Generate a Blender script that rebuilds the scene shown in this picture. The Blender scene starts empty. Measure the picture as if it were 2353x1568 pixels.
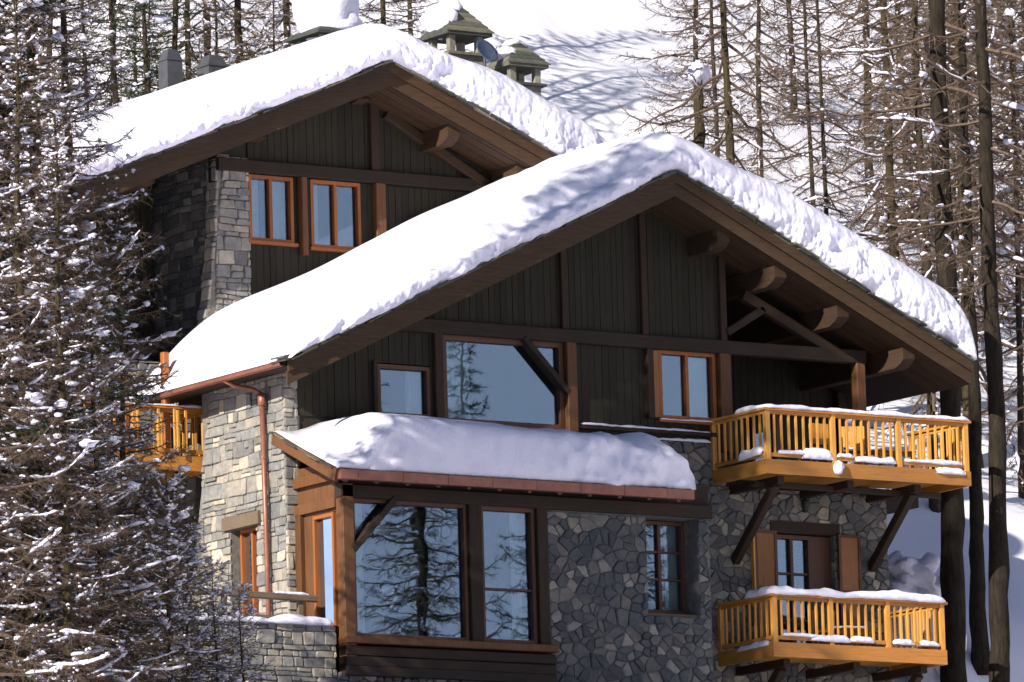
import bpy, math, random
from math import sin, cos, tan, radians, pi, sqrt, hypot, exp, floor
from mathutils import Vector, noise
random.seed(7)
sc = bpy.context.scene
COL = sc.collection
# ------------------------------------------------------------------ camera
DIST = 160.0; FP = 116.0*DIST                      # photo pixels (2353 wide) per radian
PHI, ELE, ROLL = radians(33.5), radians(8.7), 0.028
FWD = Vector((sin(PHI)*cos(ELE), cos(PHI)*cos(ELE), sin(ELE)))
R0 = Vector((cos(PHI), -sin(PHI), 0)); U0 = R0.cross(FWD)
CR = R0*cos(ROLL) - U0*sin(ROLL); CU = U0*cos(ROLL) + R0*sin(ROLL)
CAMP = -(FWD*DIST + CR*((690-1176.5)/FP*DIST) + CU*((784-1460)/FP*DIST))
def px(u, v, **k):                                   # point of a photo pixel's ray on plane x=, y= or z=
    d = FWD + CR*((u-1176.5)/FP) + CU*((784-v)/FP)
    (ax, val), = k.items(); i = 'xyz'.index(ax)
    return CAMP + d*((val-CAMP[i])/d[i])
def W(u, v, y):
    p = px(u, v, y=y); return p.x, p.z
cd = bpy.data.cameras.new('camera'); cam = bpy.data.objects.new('camera', cd); COL.objects.link(cam)
from mathutils import Matrix
m3 = Matrix((CR, CU, -FWD)).transposed().to_4x4(); m3.translation = CAMP
cam.matrix_world = m3
cd.sensor_width = 36; cd.lens = 36*FP/2353; cd.clip_start = 1; cd.clip_end = 6000
sc.camera = cam
sc.render.engine = 'CYCLES'; cy = sc.cycles; cy.max_bounces = 5; cy.diffuse_bounces = 3; cy.glossy_bounces = 2; cy.transmission_bounces = 2; cy.transparent_max_bounces = 8; cy.caustics_reflective = False; cy.caustics_refractive = False
# ------------------------------------------------------------------ sky, sun, exposure
SUN_E, SUN_A = radians(24), radians(21)              # elevation; angle in front of the gable plane
SDIR = Vector((-cos(SUN_E)*cos(SUN_A), -cos(SUN_E)*sin(SUN_A), sin(SUN_E)))   # towards the sun
wd = bpy.data.worlds.new('World'); sc.world = wd; wd.use_nodes = True
nt = wd.node_tree; bg = nt.nodes['Background']; sky = nt.nodes.new('ShaderNodeTexSky')
sky.sky_type = 'NISHITA'; sky.sun_disc = False; sky.sun_elevation = SUN_E
sky.sun_rotation = math.atan2(SDIR.x, SDIR.y); sky.altitude = 1800; sky.air_density = 1.0; sky.dust_density = 0.0; sky.ozone_density = 4.0
nt.links.new(sky.outputs[0], bg.inputs[0]); bg.inputs[1].default_value = 0.06
sl = bpy.data.lights.new('sun', 'SUN'); so = bpy.data.objects.new('sun', sl); COL.objects.link(so)
sl.energy = 5.0; sl.angle = radians(0.5); sl.color = (1.0, 0.93, 0.82)
so.rotation_euler = (-SDIR).to_track_quat('-Z', 'Y').to_euler()
vs = sc.view_settings; vs.view_transform = 'Standard'; vs.look = 'None'; vs.exposure = 0.62; vs.gamma = 1; vs.use_curve_mapping = False
# ------------------------------------------------------------------ materials
def newmat(name):
    m = bpy.data.materials.new(name); m.use_nodes = True
    return m, m.node_tree, m.node_tree.nodes['Principled BSDF']
def coord(t, scale):
    tc = t.nodes.new('ShaderNodeTexCoord'); mp = t.nodes.new('ShaderNodeMapping'); mp.inputs['Scale'].default_value = scale
    t.links.new(tc.outputs['Object'], mp.inputs[0]); return mp
def noisetex(t, scale, vec=(1,1,1), detail=5, rough=.6):
    n = t.nodes.new('ShaderNodeTexNoise'); n.inputs['Scale'].default_value = scale
    n.inputs['Detail'].default_value = detail; n.inputs['Roughness'].default_value = rough
    t.links.new(coord(t, vec).outputs[0], n.inputs['Vector']); return n
def ramp(t, src, stops):
    r = t.nodes.new('ShaderNodeValToRGB'); e = r.color_ramp.elements
    e[0].position, e[0].color = stops[0][0], (*stops[0][1], 1)
    e[1].position, e[1].color = stops[-1][0], (*stops[-1][1], 1)
    for p, c in stops[1:-1]:
        k = e.new(p); k.color = (*c, 1)
    t.links.new(src, r.inputs[0]); return r
def rnd_value(t):                                    # a random number for each object and each loose piece
    oi = t.nodes.new('ShaderNodeObjectInfo'); g = t.nodes.new('ShaderNodeNewGeometry')
    a = t.nodes.new('ShaderNodeMath'); a.operation = 'ADD'
    t.links.new(oi.outputs['Random'], a.inputs[0]); t.links.new(g.outputs['Random Per Island'], a.inputs[1])
    f = t.nodes.new('ShaderNodeMath'); f.operation = 'FRACT'; t.links.new(a.outputs[0], f.inputs[0]); return f.outputs[0]
def mix(t, fac, a, b, mode='MULTIPLY'):
    x = t.nodes.new('ShaderNodeMix'); x.data_type = 'RGBA'; x.blend_type = mode
    if isinstance(fac, float): x.inputs[0].default_value = fac
    else: t.links.new(fac, x.inputs[0])
    for i, s in ((6, a), (7, b)):
        if isinstance(s, tuple): x.inputs[i].default_value = (*s, 1)
        else: t.links.new(s, x.inputs[i])
    return x.outputs[2]
def bump(t, b, src, strength, dist):
    n = t.nodes.new('ShaderNodeBump'); n.inputs['Strength'].default_value = strength; n.inputs['Distance'].default_value = dist
    t.links.new(src, n.inputs['Height']); t.links.new(n.outputs[0], b.inputs['Normal'])
def wood(name, c, grain='z', rough=.75, var=.5, spec=.3):
    m, t, b = newmat(name)
    vec = {'z': (14, 14, 1.0), 'x': (1.0, 14, 14), 'y': (14, 1.0, 14)}[grain]
    n = noisetex(t, 2.2, vec, 6, .65)
    r = ramp(t, n.outputs[0], [(.25, tuple(k*(1-var) for k in c)), (.5, c), (.78, tuple(min(1, k*(1+var*.8)) for k in c))])
    v = ramp(t, rnd_value(t), [(0, (.72, .70, .68)), (.5, (1, 1, 1)), (1, (1.0, .9, .8))])
    w = noisetex(t, .7, (1, 1, 1), 3); wr = ramp(t, w.outputs[0], [(.3, (.8, .8, .82)), (.7, (1, 1, 1))])
    t.links.new(mix(t, 1.0, mix(t, 1.0, r.outputs[0], v.outputs[0]), wr.outputs[0]), b.inputs['Base Color'])
    b.inputs['Roughness'].default_value = rough; b.inputs['Specular IOR Level'].default_value = spec
    bump(t, b, n.outputs[0], .4, .01); return m
M = {}
M['dark_board'] = wood('dark_board', (.028, .025, .015), 'z')
M['dark_beam_x'] = wood('dark_beam_x', (.034, .022, .015), 'x')
M['dark_beam_z'] = wood('dark_beam_z', (.040, .024, .015), 'z')
M['purlin'] = wood('purlin', (.052, .029, .016), 'y')
M['barge'] = wood('barge', (.07, .042, .022), 'x')
M['barge_warm'] = wood('barge_warm', (.060, .034, .017), 'x')
M['soffit'] = wood('soffit', (.058, .032, .017), 'x')
M['honey'] = wood('honey', (.68, .34, .07), 'z', .55, .28, .4)
M['honey_x'] = wood('honey_x', (.50, .215, .045), 'x', .55, .3, .4)
M['honey_y'] = wood('honey_y', (.60, .28, .055), 'y', .55, .3, .4)
M['frame'] = wood('frame', (.36, .115, .025), 'z', .5, .3, .4)
M['frame_dark'] = wood('frame_dark', (.10, .042, .02), 'z', .5, .3, .4)
M['shutter'] = wood('shutter', (.36, .165, .06), 'z', .6, .3)
M['bay_wood'] = wood('bay_wood', (.15, .066, .026), 'z', .6, .4)
M['grey_wood'] = wood('grey_wood', (.16, .125, .09), 'x', .8, .4)
def stone_mat(name, stops, b_=.5):
    m, t, b = newmat(name)
    r = ramp(t, rnd_value(t), stops)
    n = noisetex(t, 9, (1, 1, 1), 7, .7); nr = ramp(t, n.outputs[0], [(.25, (.55, .55, .57)), (.6, (1.0, 1.0, .98)), (.8, (1.25, 1.22, 1.15))])
    n2 = noisetex(t, 1.3, (1, 1, 1.6), 4); n2r = ramp(t, n2.outputs[0], [(.35, (.82, .84, .86)), (.65, (1.08, 1.03, .96))])
    t.links.new(mix(t, 1.0, mix(t, 1.0, r.outputs[0], nr.outputs[0]), n2r.outputs[0]), b.inputs['Base Color'])
    b.inputs['Roughness'].default_value = .9; b.inputs['Specular IOR Level'].default_value = .2
    bump(t, b, n.outputs[0], b_, .03); return m
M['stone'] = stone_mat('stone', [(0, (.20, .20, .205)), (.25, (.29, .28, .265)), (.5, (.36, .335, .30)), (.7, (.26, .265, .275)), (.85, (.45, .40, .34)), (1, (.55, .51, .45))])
M['stone_shaded'] = stone_mat('stone_shaded', [(0, (.085, .092, .105)), (.4, (.12, .125, .135)), (.65, (.15, .152, .155)), (.82, (.19, .187, .178)), (.93, (.26, .25, .235)), (1, (.36, .345, .32))])  # house stone with shade put into its colour, for walls out of the sun
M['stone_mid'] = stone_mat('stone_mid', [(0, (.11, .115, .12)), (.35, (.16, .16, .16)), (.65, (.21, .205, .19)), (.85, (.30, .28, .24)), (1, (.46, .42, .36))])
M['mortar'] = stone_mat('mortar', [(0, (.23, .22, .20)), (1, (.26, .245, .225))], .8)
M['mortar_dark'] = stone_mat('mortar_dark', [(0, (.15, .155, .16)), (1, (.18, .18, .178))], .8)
M['slate'] = stone_mat('slate', [(0, (.06, .065, .06)), (.5, (.10, .105, .095)), (.8, (.17, .165, .13)), (1, (.30, .28, .22))], .6)
M['chim_stone'] = stone_mat('chim_stone', [(0, (.16, .16, .14)), (.5, (.24, .235, .20)), (1, (.36, .34, .29))], .7)
m, t, b = newmat('snow'); M['snow'] = m
n = noisetex(t, 1.2, (1, 1, 1), 8, .55); n1 = noisetex(t, 13, (1, 1, 1), 6, .65)
t.links.new(ramp(t, n.outputs[0], [(.3, (.79, .775, .91)), (.7, (.84, .825, .945))]).outputs[0], b.inputs['Base Color'])
b.inputs['Roughness'].default_value = .55; b.inputs['Specular IOR Level'].default_value = .25
ad = t.nodes.new('ShaderNodeMath'); ad.operation = 'MULTIPLY_ADD'; ad.inputs[1].default_value = .25
t.links.new(n1.outputs[0], ad.inputs[0]); t.links.new(n.outputs[0], ad.inputs[2]); bump(t, b, ad.outputs[0], .5, .14)
m, t, b = newmat('hill_snow'); M['hill_snow'] = m
n = noisetex(t, .35, (1, 1, 1), 9, .6)
t.links.new(ramp(t, n.outputs[0], [(.3, (.81, .81, .91)), (.7, (.86, .855, .93))]).outputs[0], b.inputs['Base Color'])
b.inputs['Roughness'].default_value = .6; b.inputs['Specular IOR Level'].default_value = .2; bump(t, b, n.outputs[0], .25, .3)
def metal(name, c, rough, met):
    m, t, b = newmat(name); n = noisetex(t, 5, (1, 1, 1), 5)
    t.links.new(ramp(t, n.outputs[0], [(.3, tuple(k*.65 for k in c)), (.7, c)]).outputs[0], b.inputs['Base Color'])
    b.inputs['Roughness'].default_value = rough; b.inputs['Metallic'].default_value = met; bump(t, b, n.outputs[0], .15, .01); return m
M['copper'] = metal('copper', (.34, .14, .095), .45, .35)
M['zinc'] = metal('zinc', (.085, .09, .10), .55, .3)
M['dish'] = metal('dish', (.075, .10, .17), .4, .1)
M['iron'] = metal('iron', (.03, .03, .03), .6, .3)
m, t, b = newmat('glass'); M['glass'] = m                      # double glazing: clear, with the mirror of both sheets
out = t.nodes['Material Output']; t.nodes.remove(b)
tr = t.nodes.new('ShaderNodeBsdfTransparent'); gl = t.nodes.new('ShaderNodeBsdfGlossy'); gl.inputs['Roughness'].default_value = .012
tr.inputs[0].default_value = (.80, .86, .86, 1); gl.inputs[0].default_value = (.52, .72, 1.0, 1)
fr = t.nodes.new('ShaderNodeFresnel'); fr.inputs[0].default_value = 1.5
fa = t.nodes.new('ShaderNodeMath'); fa.operation = 'MULTIPLY_ADD'; fa.inputs[1].default_value = 1.5; fa.inputs[2].default_value = .09; fa.use_clamp = True
t.links.new(fr.outputs[0], fa.inputs[0]); sx = t.nodes.new('ShaderNodeMixShader')
n = noisetex(t, .9, (1, 1, 1), 2, .4); bn = t.nodes.new('ShaderNodeBump'); bn.inputs['Strength'].default_value = .06; bn.inputs['Distance'].default_value = .05
t.links.new(n.outputs[0], bn.inputs['Height']); t.links.new(bn.outputs[0], gl.inputs['Normal'])
t.links.new(fa.outputs[0], sx.inputs[0]); t.links.new(tr.outputs[0], sx.inputs[1]); t.links.new(gl.outputs[0], sx.inputs[2]); t.links.new(sx.outputs[0], out.inputs[0])
def plain(name, c, rough=.9, sc_=6, var=.2):
    m, t, b = newmat(name); n = noisetex(t, sc_, (1, 1, 1), 4)
    t.links.new(ramp(t, n.outputs[0], [(.3, tuple(k*(1-var) for k in c)), (.7, c)]).outputs[0], b.inputs['Base Color'])
    b.inputs['Roughness'].default_value = rough; b.inputs['Specular IOR Level'].default_value = .2; return m
M['room'] = plain('room', (.035, .032, .03)); M['curtain'] = plain('curtain', (.62, .66, .68), .9, 3)
M['cushion'] = plain('cushion', (.05, .16, .11)); M['blue_cloth'] = plain('blue_cloth', (.10, .13, .42))
def bark(name, c1, c2):
    m, t, b = newmat(name); n = noisetex(t, 6, (3, 3, .7), 7, .7)
    t.links.new(ramp(t, n.outputs[0], [(.3, c1), (.7, c2)]).outputs[0], b.inputs['Base Color'])
    b.inputs['Roughness'].default_value = .95; b.inputs['Specular IOR Level'].default_value = .1; bump(t, b, n.outputs[0], .9, .05); return m
M['bark'] = bark('bark', (.022, .017, .012), (.08, .060, .042))
M['bark_olive'] = bark('bark_olive', (.03, .024, .014), (.095, .074, .042))
M['bark_dark'] = bark('bark_dark', (.012, .010, .008), (.048, .037, .027))  # shade painted into the bark colour, for the near trunks at the right
M['twig'] = bark('twig', (.075, .054, .042), (.20, .143, .11))
M['twig_olive'] = bark('twig_olive', (.10, .076, .046), (.24, .18, .112))
M['needle'] = bark('needle', (.018, .030, .016), (.045, .062, .03))
# ------------------------------------------------------------------ mesh helpers
class MB:
    def __init__(s): s.v = []; s.f = []
    def add(s, vs, fs):
        o = len(s.v); s.v += [tuple(p) for p in vs]; s.f += [tuple(i+o for i in f) for f in fs]; return s
    def box(s, x0, x1, y0, y1, z0, z1):
        return s.add([(x0,y0,z0),(x1,y0,z0),(x1,y1,z0),(x0,y1,z0),(x0,y0,z1),(x1,y0,z1),(x1,y1,z1),(x0,y1,z1)],
                     [(0,3,2,1),(4,5,6,7),(0,1,5,4),(1,2,6,5),(2,3,7,6),(3,0,4,7)])
    def bar(s, p, q, w, h, up=(0,0,1), ch=0.0):
        p, q = Vector(p), Vector(q); d = (q-p).normalized(); up = Vector(up)
        a = d.cross(up); a = a.normalized() if a.length > 1e-4 else Vector((1,0,0)); c = a.cross(d).normalized()
        w, h = w/2, h/2
        if ch: pr = [(-w+ch,-h),(w-ch,-h),(w,-h+ch),(w,h-ch),(w-ch,h),(-w+ch,h),(-w,h-ch),(-w,-h+ch)]
        else: pr = [(-w,-h),(w,-h),(w,h),(-w,h)]
        k = len(pr); vs = [e+a*i+c*j for e in (p, q) for i, j in pr]
        return s.add(vs, [tuple(range(k))[::-1], tuple(range(k, 2*k))]+[(i, (i+1)%k, k+(i+1)%k, k+i) for i in range(k)])
    def tube(s, pts, rs, n=8, cap=True):
        pts = [Vector(p) for p in pts]; vs = []; fs = []; ref = Vector((.31,.17,.93))
        for i, p in enumerate(pts):
            d = (pts[min(i+1, len(pts)-1)]-pts[max(i-1, 0)]).normalized()
            a = d.cross(ref)
            if a.length < .05: a = d.cross(Vector((1,0,0)))
            a.normalize(); c = d.cross(a)
            for k in range(n): vs.append(p+(a*cos(2*pi*k/n)+c*sin(2*pi*k/n))*rs[i])
        for i in range(len(pts)-1):
            for k in range(n): fs.append((i*n+k, i*n+(k+1)%n, (i+1)*n+(k+1)%n, (i+1)*n+k))
        if cap: fs += [tuple(range(n))[::-1], tuple(range(len(vs)-n, len(vs)))]
        return s.add(vs, fs)
    def prism(s, poly, fn, d0, d1):                  # poly of (a,b), fn(a,b,d) -> point
        k = len(poly); vs = [fn(a, b, d0) for a, b in poly]+[fn(a, b, d1) for a, b in poly]
        return s.add(vs, [tuple(range(k))[::-1], tuple(range(k, 2*k))]+[(i, (i+1)%k, k+(i+1)%k, k+i) for i in range(k)])
    def blob(s, c, r, seed, nu=9, nv=6, rough=.25):
        c = Vector(c); vs = []; fs = []
        for j in range(nv+1):
            th = pi*j/nv
            for i in range(nu):
                ph = 2*pi*i/nu; d = Vector((sin(th)*cos(ph), sin(th)*sin(ph), cos(th)))
                k = 1+rough*noise.noise(d*1.6+Vector((seed*3.7, seed*1.3, 0)))*1.6
                vs.append(c+Vector((d.x*r[0], d.y*r[1], d.z*r[2]))*k)
        for j in range(nv):
            for i in range(nu): fs.append((j*nu+i, (j+1)*nu+i, (j+1)*nu+(i+1)%nu, j*nu+(i+1)%nu))
        return s.add(vs, fs)
    def build(s, name, mat, parent=None, smooth=False, root=None, kind=None):
        me = bpy.data.meshes.new(name)
        off = Vector((0,0,0))
        r = root or parent
        while r is not None and r.parent is not None: r = r.parent
        if r is not None: off = r.location
        me.from_pydata([(x-off.x, y-off.y, z-off.z) for x, y, z in s.v], [], s.f)
        me.materials.append(M[mat] if isinstance(mat, str) else mat)
        if smooth: me.shade_smooth()
        o = bpy.data.objects.new(name, me); COL.objects.link(o)
        if parent: o.parent = parent
        if kind: o['kind'] = kind
        return o
def tag(o, label, cat, group=None, kind=None):
    o['label'] = label; o['category'] = cat
    if group: o['group'] = group
    if kind: o['kind'] = kind
    return o
def thing(name, loc, label, cat, group=None):
    o = bpy.data.objects.new(name, None); COL.objects.link(o); o.location = loc; o.empty_display_size = .3
    return tag(o, label, cat, group)
def copy_at(o, parent, delta):
    c = o.copy(); COL.objects.link(c); c.parent = parent; c.location = o.location+Vector(delta); return c
def fbm(p, o=4):
    return noise.fractal(p, 1.0, 2.0, o)
def sstep(a, b, x):
    k = max(0, min(1, (x-a)/(b-a))); return k*k*(3-2*k)
# ------------------------------------------------------------------ ground: one sheet, a snowy valley
def ground_h(x, y):
    back = max(0.0, y-5.5+3.0*sstep(13, 19, x))
    h = -2.3
    h += .60*back*(.85+.25*sstep(0, 60, back))
    h += 2.7*sstep(14.3, 16.3, x)*sstep(1.0, 4.5, y)
    f = max(0.0, -3.5-y)
    h -= .20*f if f < 200 else 40
    r = hypot(x, y)
    if y < 0:
        k = sstep(170, 330, r)*sstep(0, -90, y)
        h = h*(1-k) + (-38+.42*max(0, r-300))*k
    h += 1.3*fbm(Vector((x*.045, y*.045, 1.7)))*sstep(8, 30, abs(y)+abs(x-7)*.5) + .28*fbm(Vector((x*.3, y*.3, 4.1)))*sstep(0, 8, max(y-4, -3-y, x-14.5, -3-x))
    return min(h, 520)
def axis(c, near, step, far, g):
    a = []; x = 0
    while x < near: a.append(x); x += step
    s = step
    while x < far: a.append(x); s *= g; x += s
    return [c-k for k in a[:0:-1]]+[c+k for k in a]
gx, gy = axis(8, 46, .8, 1500, 1.13), axis(6, 60, .8, 1500, 1.13)
mb = MB(); mb.v = [(x, y, ground_h(x, y)) for y in gy for x in gx]; nx = len(gx)
mb.f = [(j*nx+i, j*nx+i+1, (j+1)*nx+i+1, (j+1)*nx+i) for j in range(len(gy)-1) for i in range(nx-1)]
g = mb.build('ground', 'hill_snow', smooth=True); g['kind'] = 'structure'; g['label'] = 'steep snow covered mountainside around the chalets'
# ------------------------------------------------------------------ stone laying
def clip(poly, nx_, ny_, d):                         # keep a*nx + b*ny <= d
    out = []
    for i in range(len(poly)):
        p, q = poly[i], poly[(i+1) % len(poly)]; a = p[0]*nx_+p[1]*ny_-d; b = q[0]*nx_+q[1]*ny_-d
        if a <= 0: out.append(p)
        if a*b < 0:
            k = a/(a-b); out.append((p[0]+(q[0]-p[0])*k, p[1]+(q[1]-p[1])*k))
    return out
def area(p): return .5*sum(p[i][0]*p[(i+1)%len(p)][1]-p[(i+1)%len(p)][0]*p[i][1] for i in range(len(p)))
def lay_stones(fn, poly, holes, size, rng, proud=.07, jit=.32, asp=1.55):
    """Voronoi rubble over convex poly (a,b) minus rectangular holes; returns [(area, MB)]"""
    a0, a1 = min(p[0] for p in poly)-.5, max(p[0] for p in poly)+.5; b0, b1 = min(p[1] for p in poly)-.5, max(p[1] for p in poly)+.5
    pts = []; b = b0
    while b < b1:
        rh = size*rng.uniform(.65, 1.25)/asp*1.2; a = a0+rng.random()*size
        while a < a1:
            w = size*rng.uniform(.6, 1.6); pts.append((a+w/2+rng.uniform(-jit, jit)*w*.5, (b+rh/2+rng.uniform(-jit, jit)*rh*1.1)*asp)); a += w
        b += rh
    pts = [p for p in pts if rng.random() > .18]
    cell = size*1.6; grid = {}
    for i, p in enumerate(pts): grid.setdefault((int(p[0]//cell), int(p[1]//cell)), []).append(i)
    res = []
    for i, p in enumerate(pts):
        P = [(p[0]-2*size, p[1]-2*size), (p[0]+2*size, p[1]-2*size), (p[0]+2*size, p[1]+2*size), (p[0]-2*size, p[1]+2*size)]
        ci, cj = int(p[0]//cell), int(p[1]//cell)
        for di in (-2,-1,0,1,2):
            for dj in (-2,-1,0,1,2):
                for j in grid.get((ci+di, cj+dj), ()):
                    if j == i: continue
                    q = pts[j]; nx_, ny_ = q[0]-p[0], q[1]-p[1]
                    P = clip(P, nx_, ny_, (q[0]**2+q[1]**2-p[0]**2-p[1]**2)/2)
                    if len(P) < 3: break
        P = [(x, y/asp) for x, y in P]
        for k in range(len(poly)):
            (ax, ay), (bx, by) = poly[k], poly[(k+1) % len(poly)]
            nx_, ny_ = by-ay, -(bx-ax); P = clip(P, nx_, ny_, ax*nx_+ay*ny_) if len(P) > 2 else P
        if len(P) < 3: continue
        cx, cy = sum(q[0] for q in P)/len(P), sum(q[1] for q in P)/len(P)
        bad = False
        for (h0, h1, k0, k1) in holes:
            xs, ys = [q[0] for q in P], [q[1] for q in P]
            if max(xs) <= h0 or min(xs) >= h1 or max(ys) <= k0 or min(ys) >= k1: continue
            cand = [(h0-cx, (1, 0, h0)), (cx-h1, (-1, 0, -h1)), (k0-cy, (0, 1, k0)), (cy-k1, (0, -1, -k1))]
            best = max(cand, key=lambda c: c[0])
            P = clip(P, *best[1])
            if len(P) < 3: bad = True; break
        if bad or len(P) < 3: continue
        A = area(P)
        if A < .004: continue
        cx, cy = sum(q[0] for q in P)/len(P), sum(q[1] for q in P)/len(P)
        Q = []                                       # round the corners once
        for k in range(len(P)):
            p0, p1 = P[k], P[(k+1) % len(P)]
            if hypot(p1[0]-p0[0], p1[1]-p0[1]) < .03: Q.append(((p0[0]+p1[0])/2, (p0[1]+p1[1])/2)); continue
            for f in (.14, .86): Q.append((p0[0]+(p1[0]-p0[0])*f, p0[1]+(p1[1]-p0[1])*f))
        if len(Q) < 3: continue
        sh = max(.84, 1-.013/sqrt(A)); n_ = len(Q)
        o1 = proud*rng.uniform(.2, .75); o2 = o1+proud*rng.uniform(.25, .6); ta, tb = rng.uniform(-.12, .12), rng.uniform(-.12, .12)
        vs = []
        for s_, d in ((sh, -.02), (sh, o1), (sh*rng.uniform(.74, .90), o2)):
            for a, b_ in Q:
                da, db = (a-cx)*s_, (b_-cy)*s_
                vs.append(fn(cx+da, cy+db, d+(da*ta+db*tb if d > 0 else 0)))
        fs = [tuple(range(2*n_, 3*n_))]+[(r*n_+k, r*n_+(k+1)%n_, (r+1)*n_+(k+1)%n_, (r+1)*n_+k) for r in (0, 1) for k in range(n_)]
        res.append((A, MB().add(vs, fs)))
    return res
def lay_courses(fn, poly, holes, size, rng, proud=.04):
    """roughly squared stones in wavy courses; same arguments and result as lay_stones"""
    a0, a1 = min(p[0] for p in poly), max(p[0] for p in poly); b0, b1 = min(p[1] for p in poly), max(p[1] for p in poly)
    sd = rng.random()*50; wv = lambda a, b: b+.035*noise.noise(Vector((a*1.6, b*2.1, sd))); res = []; b = b0-.05
    while b < b1:
        rh = size*rng.choice((.32, .42, .5, .6, .8, .95)); a = a0-rng.random()*size
        while a < a1:
            w = max(.10, size*rng.uniform(.45, 1.55)); split = rng.random() < .28 and rh > .16
            rows = ((0, .48), (.52, 1)) if split else ((0, 1),)
            for r0_, r1_ in rows:
                sk = [rng.uniform(-.018, .018) for _ in range(4)]; g_ = .006
                P = [(a+g_+sk[0], wv(a, b+rh*r0_)+g_), (a+w*.5, wv(a+w*.5, b+rh*r0_)+g_+rng.uniform(-.012, .012)), (a+w-g_+sk[1], wv(a+w, b+rh*r0_)+g_), (a+w-g_+sk[2], wv(a+w, b+rh*r1_)-g_), (a+w*.5, wv(a+w*.5, b+rh*r1_)-g_+rng.uniform(-.012, .012)), (a+g_+sk[3], wv(a, b+rh*r1_)-g_)]
                for k in range(len(poly)):
                    (ax, ay), (bx, by_) = poly[k], poly[(k+1) % len(poly)]; nx_, ny_ = by_-ay, -(bx-ax)
                    P = clip(P, nx_, ny_, ax*nx_+ay*ny_) if len(P) > 2 else P
                for (h0, h1, k0, k1) in holes:
                    if len(P) < 3: break
                    xs, ys = [q[0] for q in P], [q[1] for q in P]; cx, cy = sum(xs)/len(xs), sum(ys)/len(ys)
                    if max(xs) <= h0 or min(xs) >= h1 or max(ys) <= k0 or min(ys) >= k1: continue
                    P = clip(P, *max([(h0-cx, (1, 0, h0)), (cx-h1, (-1, 0, -h1)), (k0-cy, (0, 1, k0)), (cy-k1, (0, -1, -k1))], key=lambda c: c[0])[1])
                if len(P) < 3 or area(P) < .003: continue
                Q = []
                for k in range(len(P)):
                    p0, p1 = P[k], P[(k+1) % len(P)]; f_ = min(.3, .022/max(.03, hypot(p1[0]-p0[0], p1[1]-p0[1])))
                    for f in (f_, 1-f_): Q.append((p0[0]+(p1[0]-p0[0])*f, p0[1]+(p1[1]-p0[1])*f))
                n_ = len(Q); cx, cy = sum(q[0] for q in Q)/n_, sum(q[1] for q in Q)/n_; A = area(P)
                o1 = proud*rng.uniform(.1, .8); o2 = o1+proud*rng.uniform(.15, .5); ta, tb = rng.uniform(-.08, .08), rng.uniform(-.08, .08); sf = max(.70, 1-.030/sqrt(A)); vs = []
                for s_, d in ((1, -.02), (1, o1), (sf, o2)):
                    for q0, q1 in Q:
                        da, db = (q0-cx)*s_, (q1-cy)*s_; vs.append(fn(cx+da, cy+db, d+(da*ta+db*tb if d > 0 else 0)))
                fs = [tuple(range(2*n_, 3*n_))]+[(r*n_+k, r*n_+(k+1)%n_, (r+1)*n_+(k+1)%n_, (r+1)*n_+k) for r in (0, 1) for k in range(n_)]
                res.append((A, MB().add(vs, fs)))
            a += w
        b += rh
    return res
def set_stones(jobs, limit=300):                     # jobs: (list, parent, mat); the largest become stone objects, the rest one part
    al = sorted([(A, k, i) for k, (l, p, m_) in enumerate(jobs) for i, (A, _) in enumerate(l)], reverse=True)
    big = set((k, i) for _, k, i in al[:limit])
    for k, (l, p, m_) in enumerate(jobs):
        rest = MB()
        for i, (A, mb_) in enumerate(l):
            if (k, i) in big: mb_.build('stone', m_, p)
            else: rest.add(mb_.v, mb_.f)
        if rest.v: rest.build('small_stones', m_, p, kind='stuff')
def slab_cells(fn, a0, a1, b0, b1, holes, d0, d1, top=None):
    """wall slab on a grid with rectangular holes left open; top(a) cuts it to a slope"""
    mb_ = MB(); A = sorted(set([a0, a1]+[x for h in holes for x in h[:2] if a0 < x < a1]+([a0+(a1-a0)*i/24 for i in range(25)] if top else [])))
    B = sorted(set([b0, b1]+[x for h in holes for x in h[2:] if b0 < x < b1]))
    for i in range(len(A)-1):
        for j in range(len(B)-1):
            ca, cb = (A[i]+A[i+1])/2, (B[j]+B[j+1])/2
            if any(h[0] < ca < h[1] and h[2] < cb < h[3] for h in holes): continue
            if top: t0, t1 = min(B[j+1], top(A[i])), min(B[j+1], top(A[i+1]))
            else: t0 = t1 = B[j+1]
            if max(t0, t1) <= B[j]+.002: continue
            mb_.prism([(A[i], B[j]), (A[i+1], B[j]), (A[i+1], max(B[j], t1)), (A[i], max(B[j], t0))], fn, d0, d1)
    return mb_
def boards(parent, fn, a0, a1, b0, top, holes, w, mat, rng, d0=0.0, d1=.03, name='board'):
    a = a0
    while a < a1-.01:
        e = min(a1, a+w*rng.uniform(.88, 1.12)); c0, c1 = a+.005, e-.005; mid = (a+e)/2
        seg = [(b0, None)]; cuts = sorted([(h[2], h[3]) for h in holes if h[0] < mid < h[1]])
        lo = b0; spans = []
        for k0, k1 in cuts: spans.append((lo, k0)); lo = k1
        spans.append((lo, None)); jd = rng.uniform(-.006, .006)
        for s0, s1 in spans:
            t0 = min(s1, top(c0)) if s1 is not None else top(c0); t1 = min(s1, top(c1)) if s1 is not None else top(c1)
            if min(t0, t1)-s0 < .03: continue
            MB().prism([(c0, s0), (c1, s0), (c1, t1), (c0, t0)], fn, d0, d1+jd).build(name, mat, parent)
        a = e
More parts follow.
